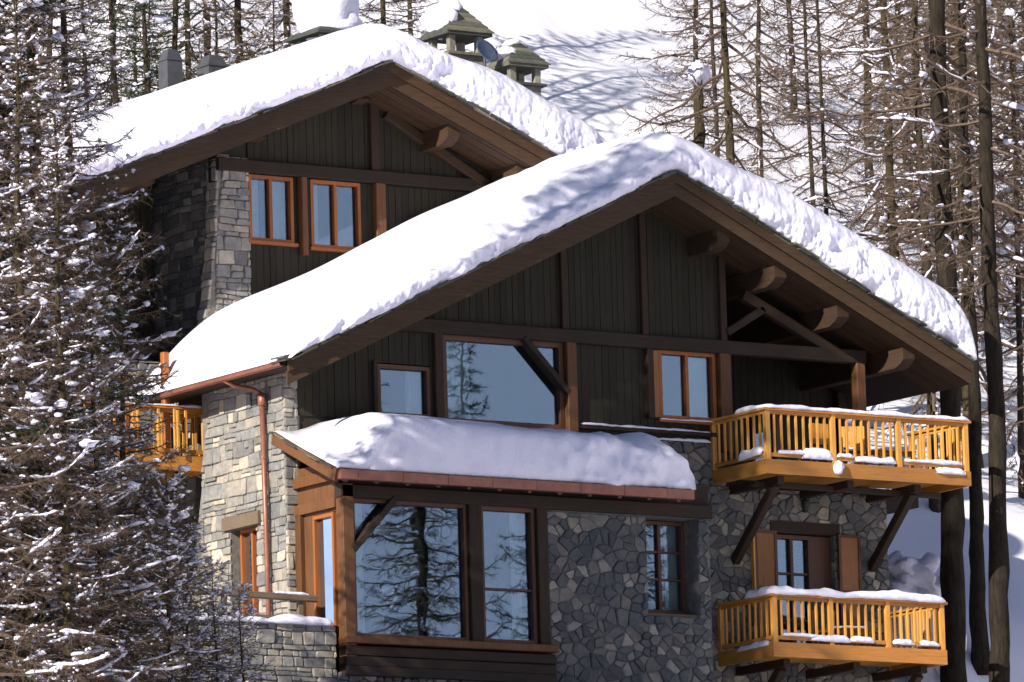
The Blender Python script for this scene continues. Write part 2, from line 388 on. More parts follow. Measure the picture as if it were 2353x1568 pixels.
def frame_rect(parent, fn, a0, a1, b0, b1, w, d0, d1, mat, name='frame'):
    mb_ = MB()
    for (p0, p1, q0, q1) in ((a0, a0+w, b0, b1), (a1-w, a1, b0, b1), (a0+w, a1-w, b0, b0+w), (a0+w, a1-w, b1-w, b1)):
        mb_.prism([(p0, q0), (p1, q0), (p1, q1), (p0, q1)], fn, d0, d1)
    return mb_.build(name, mat, parent)
def rect(fn, a0, a1, b0, b1, d0, d1): return MB().prism([(a0, b0), (a1, b0), (a1, b1), (a0, b1)], fn, d0, d1)
def curtain(parent, fn, a0, a1, b0, b1, d):
    n_ = max(6, int((a1-a0)/.035)); vs = []; fs = []
    for i in range(n_+1):
        a = a0+(a1-a0)*i/n_; dd = d+.025*sin(i*1.9)+.01*sin(i*.7)
        for q in (b0, b1): vs.append(fn(a, q, dd))
        for q in (b0, b1): vs.append(fn(a, q, dd-.008))
    for i in range(n_):
        o = i*4; fs += [(o, o+1, o+5, o+4), (o+2, o+6, o+7, o+3)]
    return MB().add(vs, fs).build('curtain', 'curtain', parent, smooth=True)
def window(root, fn, a0, a1, b0, b1, cols=1, rows=(), fw=.07, mat='frame', rec=.04, depth=.9, curt=(), mw=.07, sill=True, name='window', proud=.05, rm=.25, inside=True):
    """window part with frame, panes, mullions, dark room and curtains as sub-parts; d>0 is outward"""
    w = frame_rect(root, fn, a0, a1, b0, b1, fw, -rec-.06, proud, mat, name)
    ia0, ia1, ib0, ib1 = a0+fw, a1-fw, b0+fw, b1-fw
    cw = (ia1-ia0-mw*(cols-1))/cols; ys = [ib0]+[ib0+(ib1-ib0)*r for r in rows]+[ib1]
    for c in range(cols-1):
        x = ia0+cw*(c+1)+mw*c; rect(fn, x, x+mw, ib0, ib1, -rec-.05, proud-.015).build('mullion', mat, w)
    for c in range(cols):
        x = ia0+(cw+mw)*c
        for r in range(len(ys)-1):
            lo = ys[r]+(.02 if r else 0); hi = ys[r+1]-(.02 if r < len(ys)-2 else 0)
            rect(fn, x, x+cw, lo, hi, -rec-.025, -rec-.015).build('pane', 'glass', w)
            if r: rect(fn, x, x+cw, ys[r]-.02, ys[r]+.02, -rec-.04, proud-.03).build('glazing_bar', mat, w)
    room = MB()
    for (p0, p1, q0, q1) in ((a0-rm, a0-rm+.03, b0-.2, b1+.2), (a1+rm-.03, a1+rm, b0-.2, b1+.2)):
        room.prism([(p0, q0), (p1, q0), (p1, q1), (p0, q1)], fn, -depth, -rec-.1)
    room.prism([(a0-rm, b0-.2), (a1+rm, b0-.2), (a1+rm, b1+.2), (a0-rm, b1+.2)], fn, -depth-.03, -depth)
    for (q0, q1) in ((b0-.23, b0-.2), (b1+.2, b1+.23)):
        room.prism([(a0-rm, q0), (a1+rm, q0), (a1+rm, q1), (a0-rm, q1)], fn, -depth, -rec-.1)
    if inside: room.build('room', 'room', w)
    for (c0, c1) in curt: curtain(w, fn, c0, c1, b0+.02, b1-.02, -rec-.16)
    if sill: rect(fn, a0-.06, a1+.06, b0-.07, b0-.002, -rec-.06, proud+.06).build('sill', mat, w)
    return w
# ------------------------------------------------------------------ balconies
def lumpy_strip(pts, w, h, seed, nseg, dropout=.0, under=.0):
    """snow lying along a rail: rounded strip with noisy height"""
    mb_ = MB(); L = [Vector(p) for p in pts]; acc = [0]
    for i in range(len(L)-1): acc.append(acc[-1]+(L[i+1]-L[i]).length)
    vs = []; fs = []; K = 9
    for s in range(nseg+1):
        d = acc[-1]*s/nseg; i = max(k for k in range(len(L)-1) if acc[k] <= d+1e-6); f = (d-acc[i])/(acc[i+1]-acc[i])
        p = L[i].lerp(L[i+1], f); dr = (L[i+1]-L[i]).normalized(); sd = Vector((dr.y, -dr.x, 0))
        e = min(1, min(d, acc[-1]-d)/.12+.1)**.5
        hh = h*(.75+.55*fbm(Vector((d*1.1, seed*5.1, 0)), 3))*e+.012; ww = w*(1+.25*noise.noise(Vector((d*2.3, seed*9.1, 3))))*(.4+.6*e)
        uu = under*max(0, noise.noise(Vector((d*1.4, seed*2.1, 7)))+.15)
        for k in range(K):
            a = pi*k/(K-1); x = cos(a)*ww/2; z = sin(a)**.7*hh-(uu if k in (0, 1) else (uu*.4 if k == 2 else 0))
            q = p+sd*(-x)+Vector((0, 0, z)); q += Vector((noise.noise(q*9), noise.noise(q*9+Vector((5,5,5))), noise.noise(q*7+Vector((9,1,2)))))*.014
            vs.append(q)
    for s in range(nseg):
        for k in range(K-1): fs.append((s*K+k, s*K+k+1, (s+1)*K+k+1, (s+1)*K+k))
        fs.append((s*K+K-1, s*K, (s+1)*K, (s+1)*K+K-1))
    fs += [tuple(range(K)), tuple(range(nseg*K, nseg*K+K))[::-1]]
    return mb_.add(vs, fs)
def balcony(root, x0, x1, yf, yb, zb, zt, posts, nb, side_n, rs=True, label=None, ls=True):
    """deck zb.. with railings to zt; posts: x of front posts; nb balusters in each bay; parts under one balcony part"""
    deck = MB().box(x0+.06, x1-.06, yf+.06, yb, zb+.16, zb+.26).build('balcony', 'honey_y', root)
    if label: deck['label'] = label
    MB().box(x0, x1, yf, yf+.055, zb, zb+.30).build('fascia', 'honey_x', deck)
    MB().box(x0, x0+.055, yf+.057, yb, zb, zb+.30).build('fascia', 'honey_y', deck)
    MB().box(x1-.055, x1, yf+.057, yb, zb, zb+.30).build('fascia', 'honey_y', deck)
    fl = zb+.26; pw = .105
    for xp in posts:
        MB().box(xp-pw/2, xp+pw/2, yf+.012, yf+.012+pw, zb+.02 if xp in (posts[0], posts[-1]) else zb+.14, zt-.05).build('post', 'honey', deck)
    MB().box(x0-.03, x1+.03, yf-.03, yf+.13, zt-.05, zt).build('handrail', 'honey_x', deck)
    MB().box(x0+.02, x1-.02, yf+.035, yf+.085, fl+.10, fl+.18).build('lower_rail', 'honey_x', deck)
    MB().box(x0+.02, x1-.02, yf+.035, yf+.085, zt-.12, zt-.052).build('upper_rail', 'honey_x', deck)
    def bal(x, y, alongx, first=[None]):
        k = .021
        o = MB().box(-k, k, -k, k, fl+.12, zt-.08)
        o.v = [(a+x, b_+y, c) for a, b_, c in o.v]; return o.build('baluster', 'honey', deck)
    proto = bal(0, 0, True); used = False; spots = []
    for i in range(len(posts)-1):
        a, b_ = posts[i]+pw/2, posts[i+1]-pw/2
        for k in range(nb): spots.append((a+(b_-a)*(k+.75)/(nb+.5), yf+.06))
    sides = ([x0+.06] if ls else [])+([x1-.06] if rs else [])
    for xs in sides:
        MB().box(xs-.08, xs+.08, yf+.132, yb, zt-.05, zt).build('handrail', 'honey_y', deck)
        MB().box(xs-.025, xs+.025, yf+.125, yb, fl+.10, fl+.18).build('lower_rail', 'honey_y', deck)
        MB().box(xs-.025, xs+.025, yf+.125, yb, zt-.12, zt-.052).build('upper_rail', 'honey_y', deck)
        MB().box(xs-.052, xs+.052, yb-.105, yb, zb+.02, zt-.05).build('post', 'honey', deck)
        for k in range(side_n):
            a, b_ = yf+.12, yb-.105; spots.append((xs, a+(b_-a)*(k+.75)/(side_n+.5)))
    for i, (x, y) in enumerate(spots):
        jx = random.uniform(-.008, .008)
        if i == 0: proto.location = proto.location+Vector((x+jx, y, 0))
        else:
            c = proto.copy(); COL.objects.link(c); c.location = Vector((x+jx, y, 0)); c.rotation_euler = (random.uniform(-.008,.008), random.uniform(-.008,.008), random.uniform(-.06,.06))
            c.rotation_euler[0] = 0; c.rotation_euler[1] = 0
    # the deck boards
    return deck
# ------------------------------------------------------------------ gable roofs
def roof(root, xc, z0, sl, xl, xr, yf, yw, yb, purl, rng, pend):
    zs = lambda x: z0-sl*abs(x-xc)
    nm = sqrt(1+sl*sl)
    deck = MB()
    for xa, xb in ((xl, xc), (xc, xr)):
        if xa == xl: deck.prism([(xa, zs(xa)-.15), (xa+1.0, zs(xa+1.0)-.5), (xb, zs(xb)-.5), (xb, zs(xb)-.06), (xa, zs(xa)-.06)], lambda a, b, d: (a, d, b), yf+.16, yb)
        else: deck.prism([(xa, zs(xa)-.5), (xb, zs(xb)-.5), (xb, zs(xb)-.06), (xa, zs(xa)-.06)], lambda a, b, d: (a, d, b), yf+.16, yb)
    rf = deck.build('roof', 'dark_beam_x', root)
    for side, xe in ((-1, xl), (1, xr)):
        xa, xb = (xe, xc-.0) if side < 0 else (xc+.0, xe)
        for (o0, o1, y0, y1) in ((-.03, -.27, yf+.05, yf+.11), (-.25, -.53, yf+.112, yf+.158)):
            MB().prism([(xa, zs(xa)+o1), (xb, zs(xb)+o1), (xb, zs(xb)+o0), (xa, zs(xa)+o0)], lambda a, b, d: (a, d, b), y0, y1).build('bargeboard', 'barge_warm', root)
        if side < 0: xa = xl+1.0
        y = yf+.20; k = 0                            # soffit boards run with the slope
        while y < yw-.02:
            w = min(.165, yw-y); dz = -.5-.022*(1+(k % 2)*.5)
            MB().prism([(xa, zs(xa)+dz), (xb, zs(xb)+dz), (xb, zs(xb)-.497), (xa, zs(xa)-.497)], lambda a, b, d: (a, d, b), y+.006, y+w-.006).build('soffit_board', 'soffit', root)
            y += w; k += 1
        x = 0; L = abs(xe-xc)                        # slates showing below the snow, two courses
        for lay in (0, 1):
            x = rng.random()*.2-.1
            while x < L+.02:
                w = rng.uniform(.28, .62); c = xc+side*min(L+.03, x+w/2); dz = -.055+lay*.032+rng.uniform(-.006, .006)
                hw = w/2*1.04; tl = rng.uniform(-.03, .03); out = rng.uniform(-.05, .10)+.02*lay
                p = [(-hw+rng.uniform(0, .05), -out), (hw-rng.uniform(0, .06), -out-rng.uniform(-.05, .05)), (hw, .45), (-hw, .45)]
                vs = [(c+a, yf+q, zs(c+a if abs(c+a-xc) < L+.1 else c)+dz+h_+tl*a) for h_ in (0, rng.uniform(.025, .045)) for a, q in p]
                MB().add(vs, [(3,2,1,0),(4,5,6,7),(0,1,5,4),(1,2,6,5),(2,3,7,6),(3,0,4,7)]).build('slate', 'slate', rf)
                x += w
    # ridge stone and purlins with shaped ends
    for x in purl:
        zt = zs(x)-.50 if abs(x-xc) > .3 else zs(x)-.56
        if x <= xc: pe = pend+.75; dz_ = .24
        else: pe = pend; dz_ = 0
        w = .145; prof = [(pe, zt-.02), (pe-.02, zt-.20+dz_*.5), (pe+.10, zt-.30+dz_*.8), (pe+.30, zt-.38+dz_), (yb-.1, zt-.38+dz_), (yb-.1, zt+.06), (pe, zt+.06)]
        mb_ = MB(); n_ = len(prof); ch = .05
        vs = []
        for xx, k in ((x-w, .94), (x-w+ch, 1), (x+w-ch, 1), (x+w, .94)):
            cz = zt-.2
            vs += [(xx, a, cz+(b_-cz)*k) for a, b_ in prof]
        fs = [tuple(range(n_)), tuple(range(3*n_, 4*n_))[::-1]]+[(r*n_+i, (r+1)*n_+i, (r+1)*n_+(i+1)%n_, r*n_+(i+1)%n_) for r in range(3) for i in range(n_)]
        mb_.add(vs, fs).build('purlin', 'purlin', root)
    return rf
def roof_snow(name, xc, z0, sl, xl, xr, yf, yb, T, tl, tr, seed, label, cut=None, step=.032, base=None):
    zs = lambda x: z0-sl*abs(x-xc)
    ztop = lambda x: z0+.20*sl-sl*sqrt((x-xc)**2+.40**2)+.06
    PL = [(-.02, .0), (.08, .01), (.18, .05), (.24, .11), (.26, .18), (.25, .25), (.21, .31), (.13, .36), (.02, .39), (-.08, .41), (-.15, .44), (-.19, .49), (-.22, .55), (-.25, .61), (-.29, .67), (-.35, .73), (-.44, .79), (-.58, .85), (-.80, .91), (-1.25, .96), (-2.0, 1.0)]
    PR = [(-.02, .0), (.06, .02), (.11, .07), (.13, .14), (.13, .22), (.13, .30), (.12, .39), (.12, .48), (.11, .56), (.09, .64), (.06, .71), (.02, .77), (-.03, .82), (-.10, .87), (-.19, .91), (-.32, .945), (-.50, .965), (-.78, .98), (-1.15, .99), (-1.55, .995), (-2.0, 1.0)]
    fine = []
    for i in range(len(PL)-1):                       # refine once
        for f in (0, .5): fine.append((tuple(PL[i][k]+(PL[i+1][k]-PL[i][k])*f for k in (0, 1)), tuple(PR[i][k]+(PR[i+1][k]-PR[i][k])*f for k in (0, 1))))
    fine.append((PL[-1], PR[-1]))
    n_x = int((xr-xl)/step); vs = []; fs = []
    yrest = [y for y in (1.0, 1.7, 2.5, 3.3, 4.2, 5.2, 6.2, 7.2, 8.2) if yf+2.0+y < yb-.5]
    K = len(fine)+len(yrest)+4
    sv = Vector((seed*7.3, seed*3.1, seed*1.7))
    for i in range(n_x+1):
        x = xl+(xr-xl)*i/n_x; dl, dr = x-xl, xr-x
        kl = 1 if dl > tl else max(.0, 1-(1-dl/tl)**2.0)**(.75 if tl > 1 else .5); kr = 1 if dr > tr else max(0, 1-(1-dr/tr)**2)**.5
        Tx = T*min(kl, kr)*(1+.10*noise.noise(Vector((x*.45, seed, 0))))+.015
        Tx *= 1+.30*sstep(xc+.8, xc+3.2, x)
        if cut: Tx *= cut(x)
        k = sstep(xc-.5, xc+.7, x); z_b = zs(x)-.005
        rise = max(0, ztop(x)-zs(x)); tr_ = min(kl, kr)
        lip = .55*noise.noise(Vector((x*.35, seed*2, 5)))+.45*noise.noise(Vector((x*1.1, seed*2, 9)))
        for j, (a, b_) in enumerate(fine):
            o = a[0]*(1-k)+b_[0]*k; h = a[1]*(1-k)+b_[1]*k; pj = j/(len(fine)-1)
            if o < -.05: o *= (1+.55*lip*(1-k*.7))*max(.35, tr_)
            h2 = h
            y = yf-o*(.35+.65*tr_); z = z_b+h2*Tx-(zs(x)-ztop(x) if j and ztop(x) < zs(x) else 0)*h*.8
            wgt = max(0, 1-pj*1.35); q = Vector((x, y*1.3, z*1.2))+sv
            ch = noise.turbulence(q*2.6, 3, False)-.5; cr = noise.noise(q*7.5)
            st = max(0, noise.noise(Vector((x*2.1, h*4+x*.9, seed+3))))
            big = noise.noise(Vector((x*.55, z*.9, seed+11))); med = noise.noise(Vector((x*1.5+z*.8, z*2.2, seed+13))); act = sstep(-.25, .45, noise.noise(Vector((x*.8, h*3, seed+17))))
            dy = (-.15*big-.11*med-(.20*ch*act+.05*cr)-.045*noise.noise(q*13)-.028*abs(noise.noise(Vector((x*9, z*3.2, seed))))*k*2+.12*st*(1-k))*wgt*tr_+.035*noise.noise(q*1.1)*(1-wgt)
            dz = (.09*noise.noise(Vector((x*1.1, seed, h*1.5)))*wgt*(1-k*.5)+(.04*noise.noise(q*3.1+Vector((9,9,9)))+.025*noise.noise(q*9+Vector((3,1,9))))*wgt+.03*noise.noise(Vector((x*.8, y*.8, seed)))*(1-wgt))*tr_*(0 if j < 2 else 1)
            dz += .035*(1-k)*tr_*noise.noise(Vector((x*.25, (y-yf)*4.5+x*.12, seed+7)))*(1 if pj > .45 else 0)
            vs.append((x, y+dy, max(z_b, z+dz)))
        zt = z_b+Tx-(zs(x)-ztop(x) if ztop(x) < zs(x) else 0)*.8
        for y in yrest: vs.append((x, yf+2.0+y, zt+.05*noise.noise(Vector((x*.5, y*.5, seed+2)))*tr_))
        vs += [(x, yb-.35, zt-.03), (x, yb-.1, z_b+Tx*.8), (x, yb, z_b+Tx*.35), (x, yb, z_b)]
    for i in range(n_x):
        for j in range(K): fs.append((i*K+j, (i+1)*K+j, (i+1)*K+(j+1)%K, i*K+(j+1)%K))
    fs += [tuple(range(K)), tuple(range(n_x*K, n_x*K+K))[::-1]]
    o = MB().add(vs, fs).build(name, 'snow', smooth=True)
    return tag(o, label, 'snow')
RN = random.Random(11)
# ================================================================== LOWER CHALET
LC = thing('chalet', (0, 0, -2.3), 'front stone and timber chalet with two orange wood balconies and a large bay window', 'chalet')
XC, ZR, SL, XL, XR, YF = 8.4, 9.74, .472, -1.02, 15.75, -1.5
zsl = lambda x: ZR-SL*abs(x-XC)
FG = lambda a, b, d: (a, -d, b)                      # gable plane y = 0, outward -y
roof(LC, XC, ZR, SL, XL, XR, YF, -.02, 4.5, [.1, 3.0, 6.0, 8.4, 9.75, 11.15, 12.7, 14.35], RN, -1.12)
HW = [(1.90, 3.22, 4.50, 5.58), (3.48, 6.44, 4.45, 6.26), (8.76, 10.22, 4.80, 6.27)]
wallp = slab_cells(FG, 0.0, 10.5, 3.2, 9.3, HW, -.22, -.002, top=lambda a: zsl(a)-.5).build('wall', 'dark_board', LC)
boards(LC, FG, .03, 10.5, 6.5, lambda a: zsl(a)-.51, [], .15, 'dark_board', RN)
boards(LC, FG, .03, 10.5, 4.40, lambda a: min(6.24, zsl(a)-.51), HW, .17, 'dark_board', RN)
# loggia on the right: back wall, posts, tie beam, braces
FL = lambda a, b, d: (a, 2.6-d, b)
boards(wallp, FL, 10.5, 15.2, 3.55, lambda a: zsl(a)-.5, [(11.0, 12.0, 3.55, 5.7), (12.9, 13.6, 4.4, 5.6)], .18, 'dark_board', RN, -.08, .0)
MB().box(10.42, 10.5, .02, 2.6, 3.55, zsl(10.4)-.55).build('loggia_side_wall', 'dark_board', LC)
MB().box(10.4, 15.3, .0, 4.4, 3.30, 3.54).build('loggia_floor', 'dark_beam_x', LC)
window(LC, FL, 11.0, 12.0, 3.55, 5.7, 2, (.4,), mat='frame_dark', curt=((11.05, 11.3),), sill=False, depth=.6)
window(LC, FL, 12.9, 13.6, 4.4, 5.6, 1, (), mat='frame_dark', depth=.6)
def beam(root, p, q, w, h, mat, name='beam', up=(0,0,1), ch=.015): return MB().bar(p, q, w, h, up, ch).build(name, mat, root)
beam(LC, (0.0, -.07, 6.38), (13.95, -.07, 6.38), .22, .28, 'dark_beam_x', 'tie_beam')
for x, zb, zt, w in ((6.56, 4.4, 6.24, .24), (10.37, 4.2, 6.24, .28), (8.50, 4.8, 6.24, .16)):
    beam(LC, (x, -.08, zb), (x, -.08, zt), w, .2, 'dark_beam_z' if w < .2 else 'bay_wood', 'post', (0,1,0))
for x in (6.47, 8.44, 10.40):
    beam(LC, (x, -.06, 6.52), (x, -.06, zsl(x)-.52), .16, .14, 'dark_beam_z', 'post', (0,1,0))
beam(LC, (1.86, -.06, 4.4), (1.86, -.06, 5.6), .1, .12, 'dark_beam_z', 'post', (0,1,0))
beam(LC, (3.36, -.08, 4.4), (3.36, -.08, 6.24), .2, .16, 'dark_beam_z', 'post', (0,1,0))
beam(LC, (13.80, -.08, 3.6), (13.80, -.08, 6.24), .22, .22, 'bay_wood', 'post', (0,1,0))
beam(LC, (15.15, 2.5, 3.5), (15.15, 2.5, zsl(15.15)-.5), .2, .2, 'dark_beam_z', 'post', (0,1,0))
p, q = W(1705, 678, -.07), W(1930, 818, -.07); beam(LC, (p[0], -.07, p[1]), (q[0], -.07, q[1]), .2, .22, 'dark_beam_x', 'brace')
p, q = W(1668, 765, -.09), W(1752, 712, -.09); beam(LC, (p[0], -.09, p[1]), (q[0], -.09, q[1]), .16, .16, 'dark_beam_x', 'brace')
wa = window(LC, FG, 1.93, 3.19, 4.5, 5.55, 1, (), .08, 'frame_dark', curt=((2.75, 3.1),))
wb = window(LC, FG, 3.5, 6.42, 4.45, 6.24, 1, (), .10, 'frame_dark', curt=((3.6, 4.3),), depth=1.4)
beam(LC, (5.42, -.07, 6.28), (6.46, -.07, 5.22), .12, .26, 'dark_beam_x', 'brace', (0,1,0)).rotation_euler = (0, 0, 0)
wc = window(LC, FG, 8.78, 10.20, 4.82, 6.25, 2, (), .08, 'frame', curt=((9.6, 10.1),))
MB().box(8.60, 8.74, -.10, -.03, 4.84, 6.22).build('shutter', 'shutter', LC)
rect(FG, 6.6, 10.3, 4.50, 4.58, -.02, .14).build('ledge', 'dark_beam_x', LC)
# --- stone parts
FS = lambda a, b, d: (-.25-d, a, b)                  # side wall, outward -x; a = y
dsx0, dsx1 = 1.16, 2.02                              # side door
sidepoly = [(.0, -2.3), (3.75, -2.3), (3.72, 1.4), (3.18, 3.6), (3.14, 5.35), (.0, 5.35)]
HS = [(dsx0-.05, dsx1+.12, .55, 2.62), (.95, 2.35, 2.3, 2.62)]
swall = MB()
for a0, a1, b0, b1 in ((.0, 1.11, -2.3, 5.35), (1.11, 2.14, -2.3, .55), (1.11, 2.14, 2.35, 5.35), (2.14, 3.14, -2.3, 5.35)):
    swall.prism([(a0, b0), (a1, b0), (a1, b1), (a0, b1)], FS, -.35, 0)
swall.prism([(3.14, -2.3), (3.73, -2.3), (3.70, 1.4), (3.15, 3.6), (3.14, 3.6)], FS, -.35, 0)
swall.box(-.25, .02, -.04, .0, -2.3, 5.3)
sw = swall.build('stone_wall', 'mortar', LC)
FP_ = lambda a, b, d: (a, -.04-d, b)                 # narrow pier return to the front
jobs = [(lay_courses(FS, sidepoly, HS, .34, RN, .045), sw, 'stone'),
        (lay_courses(FP_, [(-.29, -2.3), (.03, -2.3), (.03, 5.25), (-.29, 5.25)], [], .42, RN, .04), sw, 'stone')]
FB = lambda a, b, d: (a, -1.7-d, b)                  # bay front plane
HB = [(7.20, 8.46, .50, 2.52)]
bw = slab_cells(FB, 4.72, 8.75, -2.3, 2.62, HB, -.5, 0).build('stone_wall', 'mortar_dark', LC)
MB().box(8.46, 8.74, -1.2, .1, -2.3, 2.6).build('stone_wall', 'mortar', LC)
FR = lambda a, b, d: (a, -d, b)
HR = [(11.55, 13.08, .0, 2.84)]
rw = slab_cells(FR, 8.4, 14.45, -2.3, 3.5, HR, -.4, 0)
rw.box(8.4, 10.4, .0, .2, 3.5, 4.4); rw.box(14.05, 14.45, .4, 4.4, -2.3, 3.3)
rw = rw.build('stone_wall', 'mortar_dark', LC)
jobs += [(lay_stones(FB, [(4.76, -2.3), (8.74, -2.3), (8.74, 2.5), (4.76, 2.5)], HB, .20, RN, .040, .6, 1.25), bw, 'stone_shaded'),
         (lay_stones(FB, [(-.2, -2.3), (4.76, -2.3), (4.76, -.92), (-.2, -.92)], [], .225, RN, .075, .6, 1.15), bw, 'stone_shaded'),
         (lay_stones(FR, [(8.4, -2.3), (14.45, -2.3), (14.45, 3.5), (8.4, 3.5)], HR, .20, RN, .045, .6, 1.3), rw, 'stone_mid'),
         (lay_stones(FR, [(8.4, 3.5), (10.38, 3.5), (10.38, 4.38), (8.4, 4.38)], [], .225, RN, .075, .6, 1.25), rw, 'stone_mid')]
set_stones(jobs)
# side door, lintel, downpipe
rect(FS, .95, 2.35, 2.34, 2.60, -.2, .09).build('lintel', 'grey_wood', LC)
window(LC, FS, dsx0, dsx1, .55, 2.33, 2, (), .06, 'frame', rec=.22, proud=-.14, sill=False, depth=.8, name='door')
pp = MB(); pp.tube([(-1.08, .9, 5.17), (-.86, .85, 5.06), (-.55, .66, 4.98), (-.40, .60, 4.88)], [.05]*4, 8); pp.tube([(-.40, .60, 4.90), (-.40, .60, 4.66), (-.40, .60, 4.64)], [.085, .085, .06], 10); pp.tube([(-.40, .60, 4.7), (-.40, .55, 2.4), (-.38, .52, -2.25)], [.052, .052, .052], 10)
dp = pp.build('downpipe', 'copper', LC, smooth=True)
for z in (3.6, 1.9, .3): MB().tube([(-.40, .575-.01*(3.6-z), z-.02), (-.40, .575-.01*(3.6-z), z+.02)], [.064, .064], 10).build('bracket', 'copper', dp)
gt = MB(); prof = [(.0, 0), (-.02, -.07), (-.07, -.10), (-.12, -.07), (-.14, 0), (-.13, 0), (-.115, -.065), (-.07, -.09), (-.025, -.065), (-.01, 0)]
gt.add([(XL-.0+a, y, zsl(XL)-.06+b_) for y in (YF+.2, 3.3) for a, b_ in prof], [tuple(range(10))[::-1], tuple(range(10, 20))]+[(i, (i+1)%10, 10+(i+1)%10, 10+i) for i in range(10)])
gt.build('eave_gutter', 'copper', LC)
# --- bay window storey
BZ0, BZ1 = 2.98, 4.02; by = lambda y: BZ1+(BZ0-BZ1)*((-.06-y)/(2.32-.06)) if True else 0
FX = lambda a, b, d: (-.02-d, a, b)
beam(LC, (.03, -1.72, -.9), (.03, -1.72, 2.8), .26, .26, 'bay_wood', 'post', (0,1,0))
beam(LC, (3.02, -1.72, -.2), (3.02, -1.72, 2.55), .30, .24, 'dark_beam_z', 'post', (0,1,0))
beam(LC, (4.62, -1.72, -.2), (4.62, -1.72, 2.55), .26, .24, 'dark_beam_z', 'post', (0,1,0))
beam(LC, (-.12, -1.72, 2.66), (8.75, -1.72, 2.66), .26, .26, 'dark_beam_x', 'lintel_beam')
rect(FB, -.1, 8.74, 2.78, 3.20, -.12, .02).build('wall', 'dark_beam_x', LC)
beam(LC, (-.12, -1.78, -.29), (4.86, -1.78, -.29), .34, .15, 'bay_wood', 'sill_beam')
for i, z in enumerate((-.50, -.71, -.90)): beam(LC, (-.1, -1.74, z), (4.82, -1.74, z), .26+.02*i, .195, 'dark_beam_x', 'base_timber')
beam(LC, (.14, -1.76, 1.50), (1.14, -1.76, 2.56), .14, .24, 'dark_beam_x', 'brace', (0,1,0))
window(LC, FB, .17, 2.86, -.21, 2.53, 1, (), .07, 'frame_dark', depth=1.5, curt=((.26, .56),), sill=False, rm=.04)
window(LC, FB, 3.18, 4.48, -.21, 2.53, 1, (.39,), .08, 'frame_dark', depth=1.5, curt=((4.05, 4.4),), sill=False, rm=.1)
fs3 = lambda a, b, d: (a, -1.22-d, b)
window(LC, fs3, 7.24, 8.44, .62, 2.50, 2, (.36, .68), .07, 'frame_dark', depth=.8, curt=((7.3, 7.6), (8.1, 8.4)), proud=.03)
MB().box(7.22, 8.45, -1.66, -1.2, .50, .56).build('sill', 'grey_wood', LC)
ya, yb_ = px(722, 1170, x=-.02).y, px(776, 1410, x=-.02).y
slab_cells(FX, -1.6, -.05, -.9, 3.3, [(yb_-.02, ya+.02, .0, 2.30)], -.1, 0, None).build('wall', 'bay_wood', LC)
window(LC, FX, yb_, ya, .02, 2.28, 1, (), .07, 'frame', depth=1.0, sill=False, inside=False)
MB().box(-.12, -.03, -1.58, -.05, 2.36, 2.56).build('beam', 'bay_wood', LC); MB().box(-.14, -.03, -1.58, -.05, 2.9, 3.1).build('beam', 'bay_wood', LC)
MB().box(-.11, -.03, -.28, -.05, -.2, 2.36).build('post', 'bay_wood', LC)
bx0, bx1 = -.52, 7.86
dk = MB().prism([(-2.34, BZ0-.10), (-.02, BZ1-.10), (-.02, BZ1), (-2.34, BZ0)], lambda a, b, d: (d, a, b), bx0, bx1).build('bay_roof', 'dark_beam_x', LC)
beam(LC, (bx0-.03, -2.36, BZ0-.11), (bx0-.03, -.05, BZ1-.11), .06, .26, 'bay_wood', 'bargeboard')
for x in [bx0+.25+i*.72 for i in range(12)]: beam(LC, (x, -2.28, BZ0-.16), (x, -.05, BZ1-.16), .09, .13, 'bay_wood', 'rafter')
g2 = MB(); g2.box(bx0+.02, bx1, -2.47, -2.345, BZ0-.19, BZ0-.17); g2.box(bx0+.02, bx1, -2.49, -2.47, BZ0-.19, BZ0+.0); g2.box(bx0+.0, bx0+.02, -2.49, -2.345, BZ0-.19, BZ0); g2.box(bx1, bx1+.02, -2.49, -2.345, BZ0-.19, BZ0)
gut = g2.build('bay_gutter', 'copper', LC)
x = bx0+.4
while x < bx1-.1:
    MB().box(x, x+.03, -2.498, -2.44, BZ0-.20, BZ0+.015).build('gutter_strap', 'copper', gut); x += 1.05
x = bx0-.02
while x < bx1:
    w = RN.uniform(.3, .6); o = RN.uniform(.0, .06)
    MB().prism([(-2.40-o, BZ0-.02), (-2.0, BZ0+.16), (-2.0, BZ0+.19), (-2.40-o, BZ0+.012)], lambda a, b, d: (d, a, b), x+.008, min(bx1, x+w)).build('slate', 'slate', dk); x += w
y = -2.3
while y < -.1:
    w = RN.uniform(.3, .5); o = RN.uniform(.0, .08); f = lambda q: BZ1+(q+.02)*(BZ1-BZ0)/2.32
    MB().prism([(y, f(y)+.002), (min(-.05, y+w), f(min(-.05, y+w))+.002), (min(-.05, y+w), f(min(-.05, y+w))+.03), (y, f(y)+.03)], lambda a, b, d: (d, a, b), bx0-.08-o, bx0+.5).build('slate', 'slate', dk); y += w
